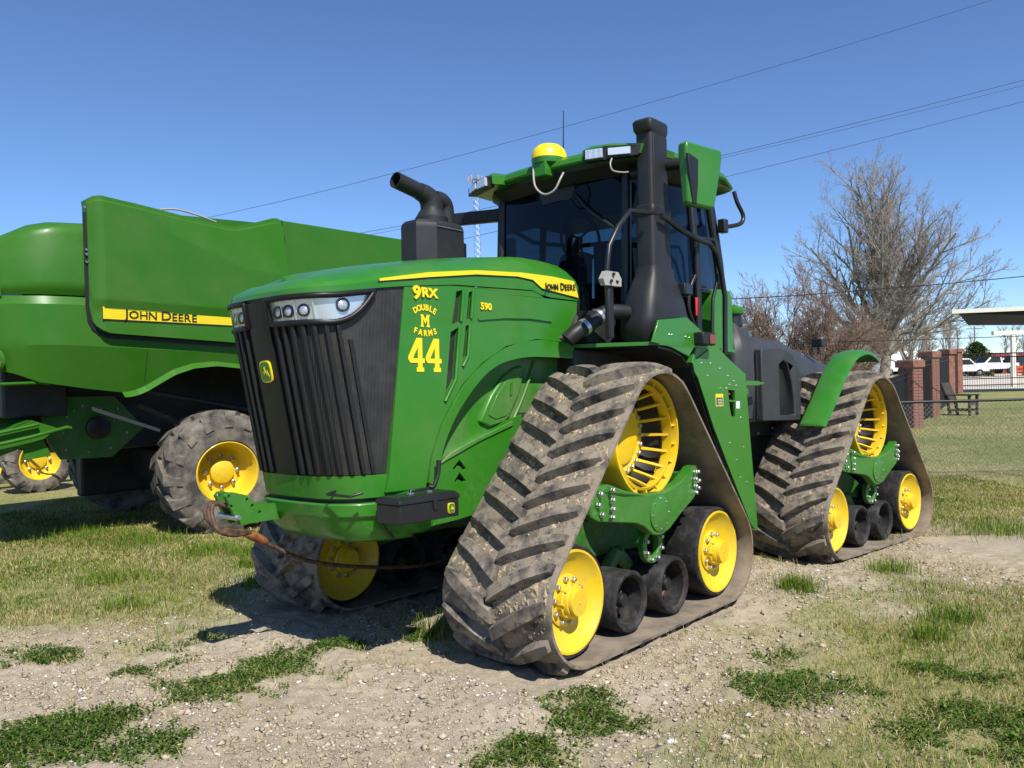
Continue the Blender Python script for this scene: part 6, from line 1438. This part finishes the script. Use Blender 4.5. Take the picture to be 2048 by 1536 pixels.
tree('bare_tree', 37.3, 76, 8.6, 7.5, 21, 'smaller bare tree between the tall tree and the piers', 'bark', .20, 12, (7, 5, 4), .2, .014)
tree('bare_tree', 30.5, 72, 6.5, 6.5, 22, 'smaller bare tree left of the white van roofs', 'bark', .2, 11, (7, 5, 4), .18, .014)
# far wood that reads as one mass
def far_wood():
    R = random.Random(5); mb = MB()
    for k in range(150):
        x = R.uniform(55, 190) if k < 90 else R.uniform(-120, 55); y = R.uniform(150, 190); h = R.uniform(7.5, 11.5) if k < 90 else R.uniform(4, 6); z = 0
        p = Vector((x, y, z)); mb.add(*tubeg([p, p + Vector((R.gauss(0, .3), 0, h * .6)), p + Vector((R.gauss(0, .5), 0, h))], [.20, .12, .03], 4))
        for j in range(26):
            t = R.uniform(.25, .95); q = p + Vector((0, 0, h * t)); a = R.uniform(0, 6.28); L = h * R.uniform(.12, .3) * (1.2 - t * .6)
            e = q + Vector((math.cos(a) * L * .7, math.sin(a) * L * .7, L)); mb.add(*tubeg([q, e], [.06, .025], 3))
            for i in range(5): w2 = q.lerp(e, R.uniform(.3, 1)); mb.add(*tubeg([w2, w2 + Vector((R.gauss(0, .5), R.gauss(0, .5), R.uniform(.2, .9)))], [.03, .014], 3))
    o = mb.obj('far_wood', 'bark', None, smooth=0); o['kind'] = 'stuff'; tag(o, 'distant line of bare trees along the horizon', 'trees')
far_wood()
# evergreen bush beyond the lot
def bush(x, y, h, w_, label):
    g = np.random.default_rng(9); n = 5200; a = g.uniform(0, 6.28, n); u = g.random(n) ** .5; zz = g.random(n); rr = w_ * np.sqrt(np.clip(1 - (zz * 1.02) ** 1.6, 0, 1)) * u * (1 + .25 * np.sin(a * 3 + zz * 7))
    c = np.stack([rr * np.cos(a), rr * np.sin(a), zz * h], 1); s = .11; V = []
    t1 = g.normal(0, 1, (n, 3)); t1 /= np.linalg.norm(t1, axis=1)[:, None]; t2 = np.cross(t1, g.normal(0, 1, (n, 3))); t2 /= np.linalg.norm(t2, axis=1)[:, None]
    v = np.stack([c - t1 * s, c + t2 * s * .6, c + t1 * s, c - t2 * s * .6], 1).reshape(-1, 3); q = np.arange(n * 4).reshape(-1, 4)
    o = empty('evergreen_bush', at(x, y, 0)); tag(o, label, 'bush')
    k = npmesh('crown', v, q, leafmat('evergreen_leaf', [(0, (.012, .030, .008)), (.5, (.035, .07, .016)), (1, (.09, .13, .03))], .2), dict(tint=np.repeat(g.random(n), 4))); k.parent = o
    tube('trunk', [(0, 0, -.1), (0, 0, h * .7)], .15, 'bark', o, 8)
bush(55.2, 96, 4.1, 2.0, 'round dark evergreen bush behind the corner brick pier')
# ------------------------------------------------------------------ mast, poles, wires
mast = empty('lattice_mast', at(-4.62, 120, 0)); tag(mast, 'slim lattice radio mast with white antennas on top', 'mast')
H = 30.5
for k in range(3):
    a = k * 2.094 + .3; tube('mast_leg', [(.75 * math.cos(a), .75 * math.sin(a), -.5), (.42 * math.cos(a), .42 * math.sin(a), H)], .035, 'galv', mast, 5)
br = MB()
for j in range(34):
    z0, z1 = H * j / 34, H * (j + 1) / 34
    for k in range(3):
        a, b = k * 2.094 + .3, (k + 1) * 2.094 + .3; r0 = .75 - .33 * j / 34; r1 = .75 - .33 * (j + 1) / 34
        br.tube([(r0 * math.cos(a), r0 * math.sin(a), z0), (r1 * math.cos(b), r1 * math.sin(b), z1)], .016, 3)
o_ = br.obj('mast_bracing', 'galv', mast, smooth=0); o_['kind'] = 'stuff'
for k in range(6):
    a = k * 1.047; box('panel_antenna', 1.0 * math.cos(a) - .12, 1.0 * math.cos(a) + .12, 1.0 * math.sin(a) - .08, 1.0 * math.sin(a) + .08, H - .25, H + .55, 'greyp', mast, .03)
    tube('antenna_arm', [(0, 0, H + .1), (1.1 * math.cos(a), 1.1 * math.sin(a), H + .1)], .05, 'galv', mast, 4)
tube('mast_tip', [(0, 0, H), (0, 0, H + 1.5)], .05, 'galv', mast, 5)
for i, (x, h, lb) in enumerate(((71.7, 6.6, 'thin grey utility pole left of the crossarm pole'), (74.4, 7.4, 'utility pole with a crossarm above the far trees'), (80.5, 7.0, 'thin grey utility pole beside the crossarm pole'))):
    po = empty('utility_pole', at(x, 130, 0)); tag(po, lb, 'pole', 'far utility poles'); tube('pole', [(0, 0, 0), (0, 0, h)], .11, 'bark', po, 6)
    if i == 1: box('crossarm', -1.3, 1.3, -.06, .06, h - .5, h - .35, 'bark', po, 0)
def wire(name, pts, r, label):
    p = [Vector(q) for q in pts]; c = catmull(p, 14); o = tube(name, [tuple(q - c[0]) for q in c], r, 'iron', None, 5); o.location = c[0]; tag(o, label, 'wire', 'overhead wires')
wire('overhead_wire', [(44, 40, 25.3), (24.1, 40, 19.46), (10.88, 40, 15.85), (-3.99, 40, 12.14), (-14.4, 40, 9.91), (-30, 40, 7.2)], .010, 'highest overhead wire, passing above the intake stack')
wire('overhead_wire', [(44, 40, 19.9), (25.58, 40, 15.50), (10.54, 40, 12.18), (-2.2, 40, 9.72), (-7.0, 40, 8.92), (-30, 40, 5.6)], .011, 'overhead wire meeting the cab roof beside the green mirror')
wire('overhead_wire', [(44, 40.2, 19.6), (25.58, 40.2, 15.28), (10.54, 40.2, 12.10), (-2.2, 40.2, 9.62), (-7.0, 40.2, 8.80), (-30, 40.2, 5.4)], .008, 'thin overhead wire running just under the second wire')
wire('overhead_wire', [(44, 40, 18.7), (25.56, 40, 14.45), (11.38, 40, 11.28), (-2.12, 40, 8.47), (-10, 40, 7.0), (-30, 40, 3.8)], .010, 'lower overhead wire meeting the rear corner of the cab roof')
wire('service_wire', [(22, 21, 4.55), (12.69, 20, 3.80), (9.0, 19.7, 3.56), (5.43, 19.5, 3.40), (-2, 19, 3.3)], .012, 'sagging black service wire crossing in front of the bare trees')
wire('service_wire', [(26, 27, 2.62), (15.83, 25, 2.48), (10.46, 24, 2.42), (4, 23, 2.45)], .012, 'lowest black wire, just above the brick piers')
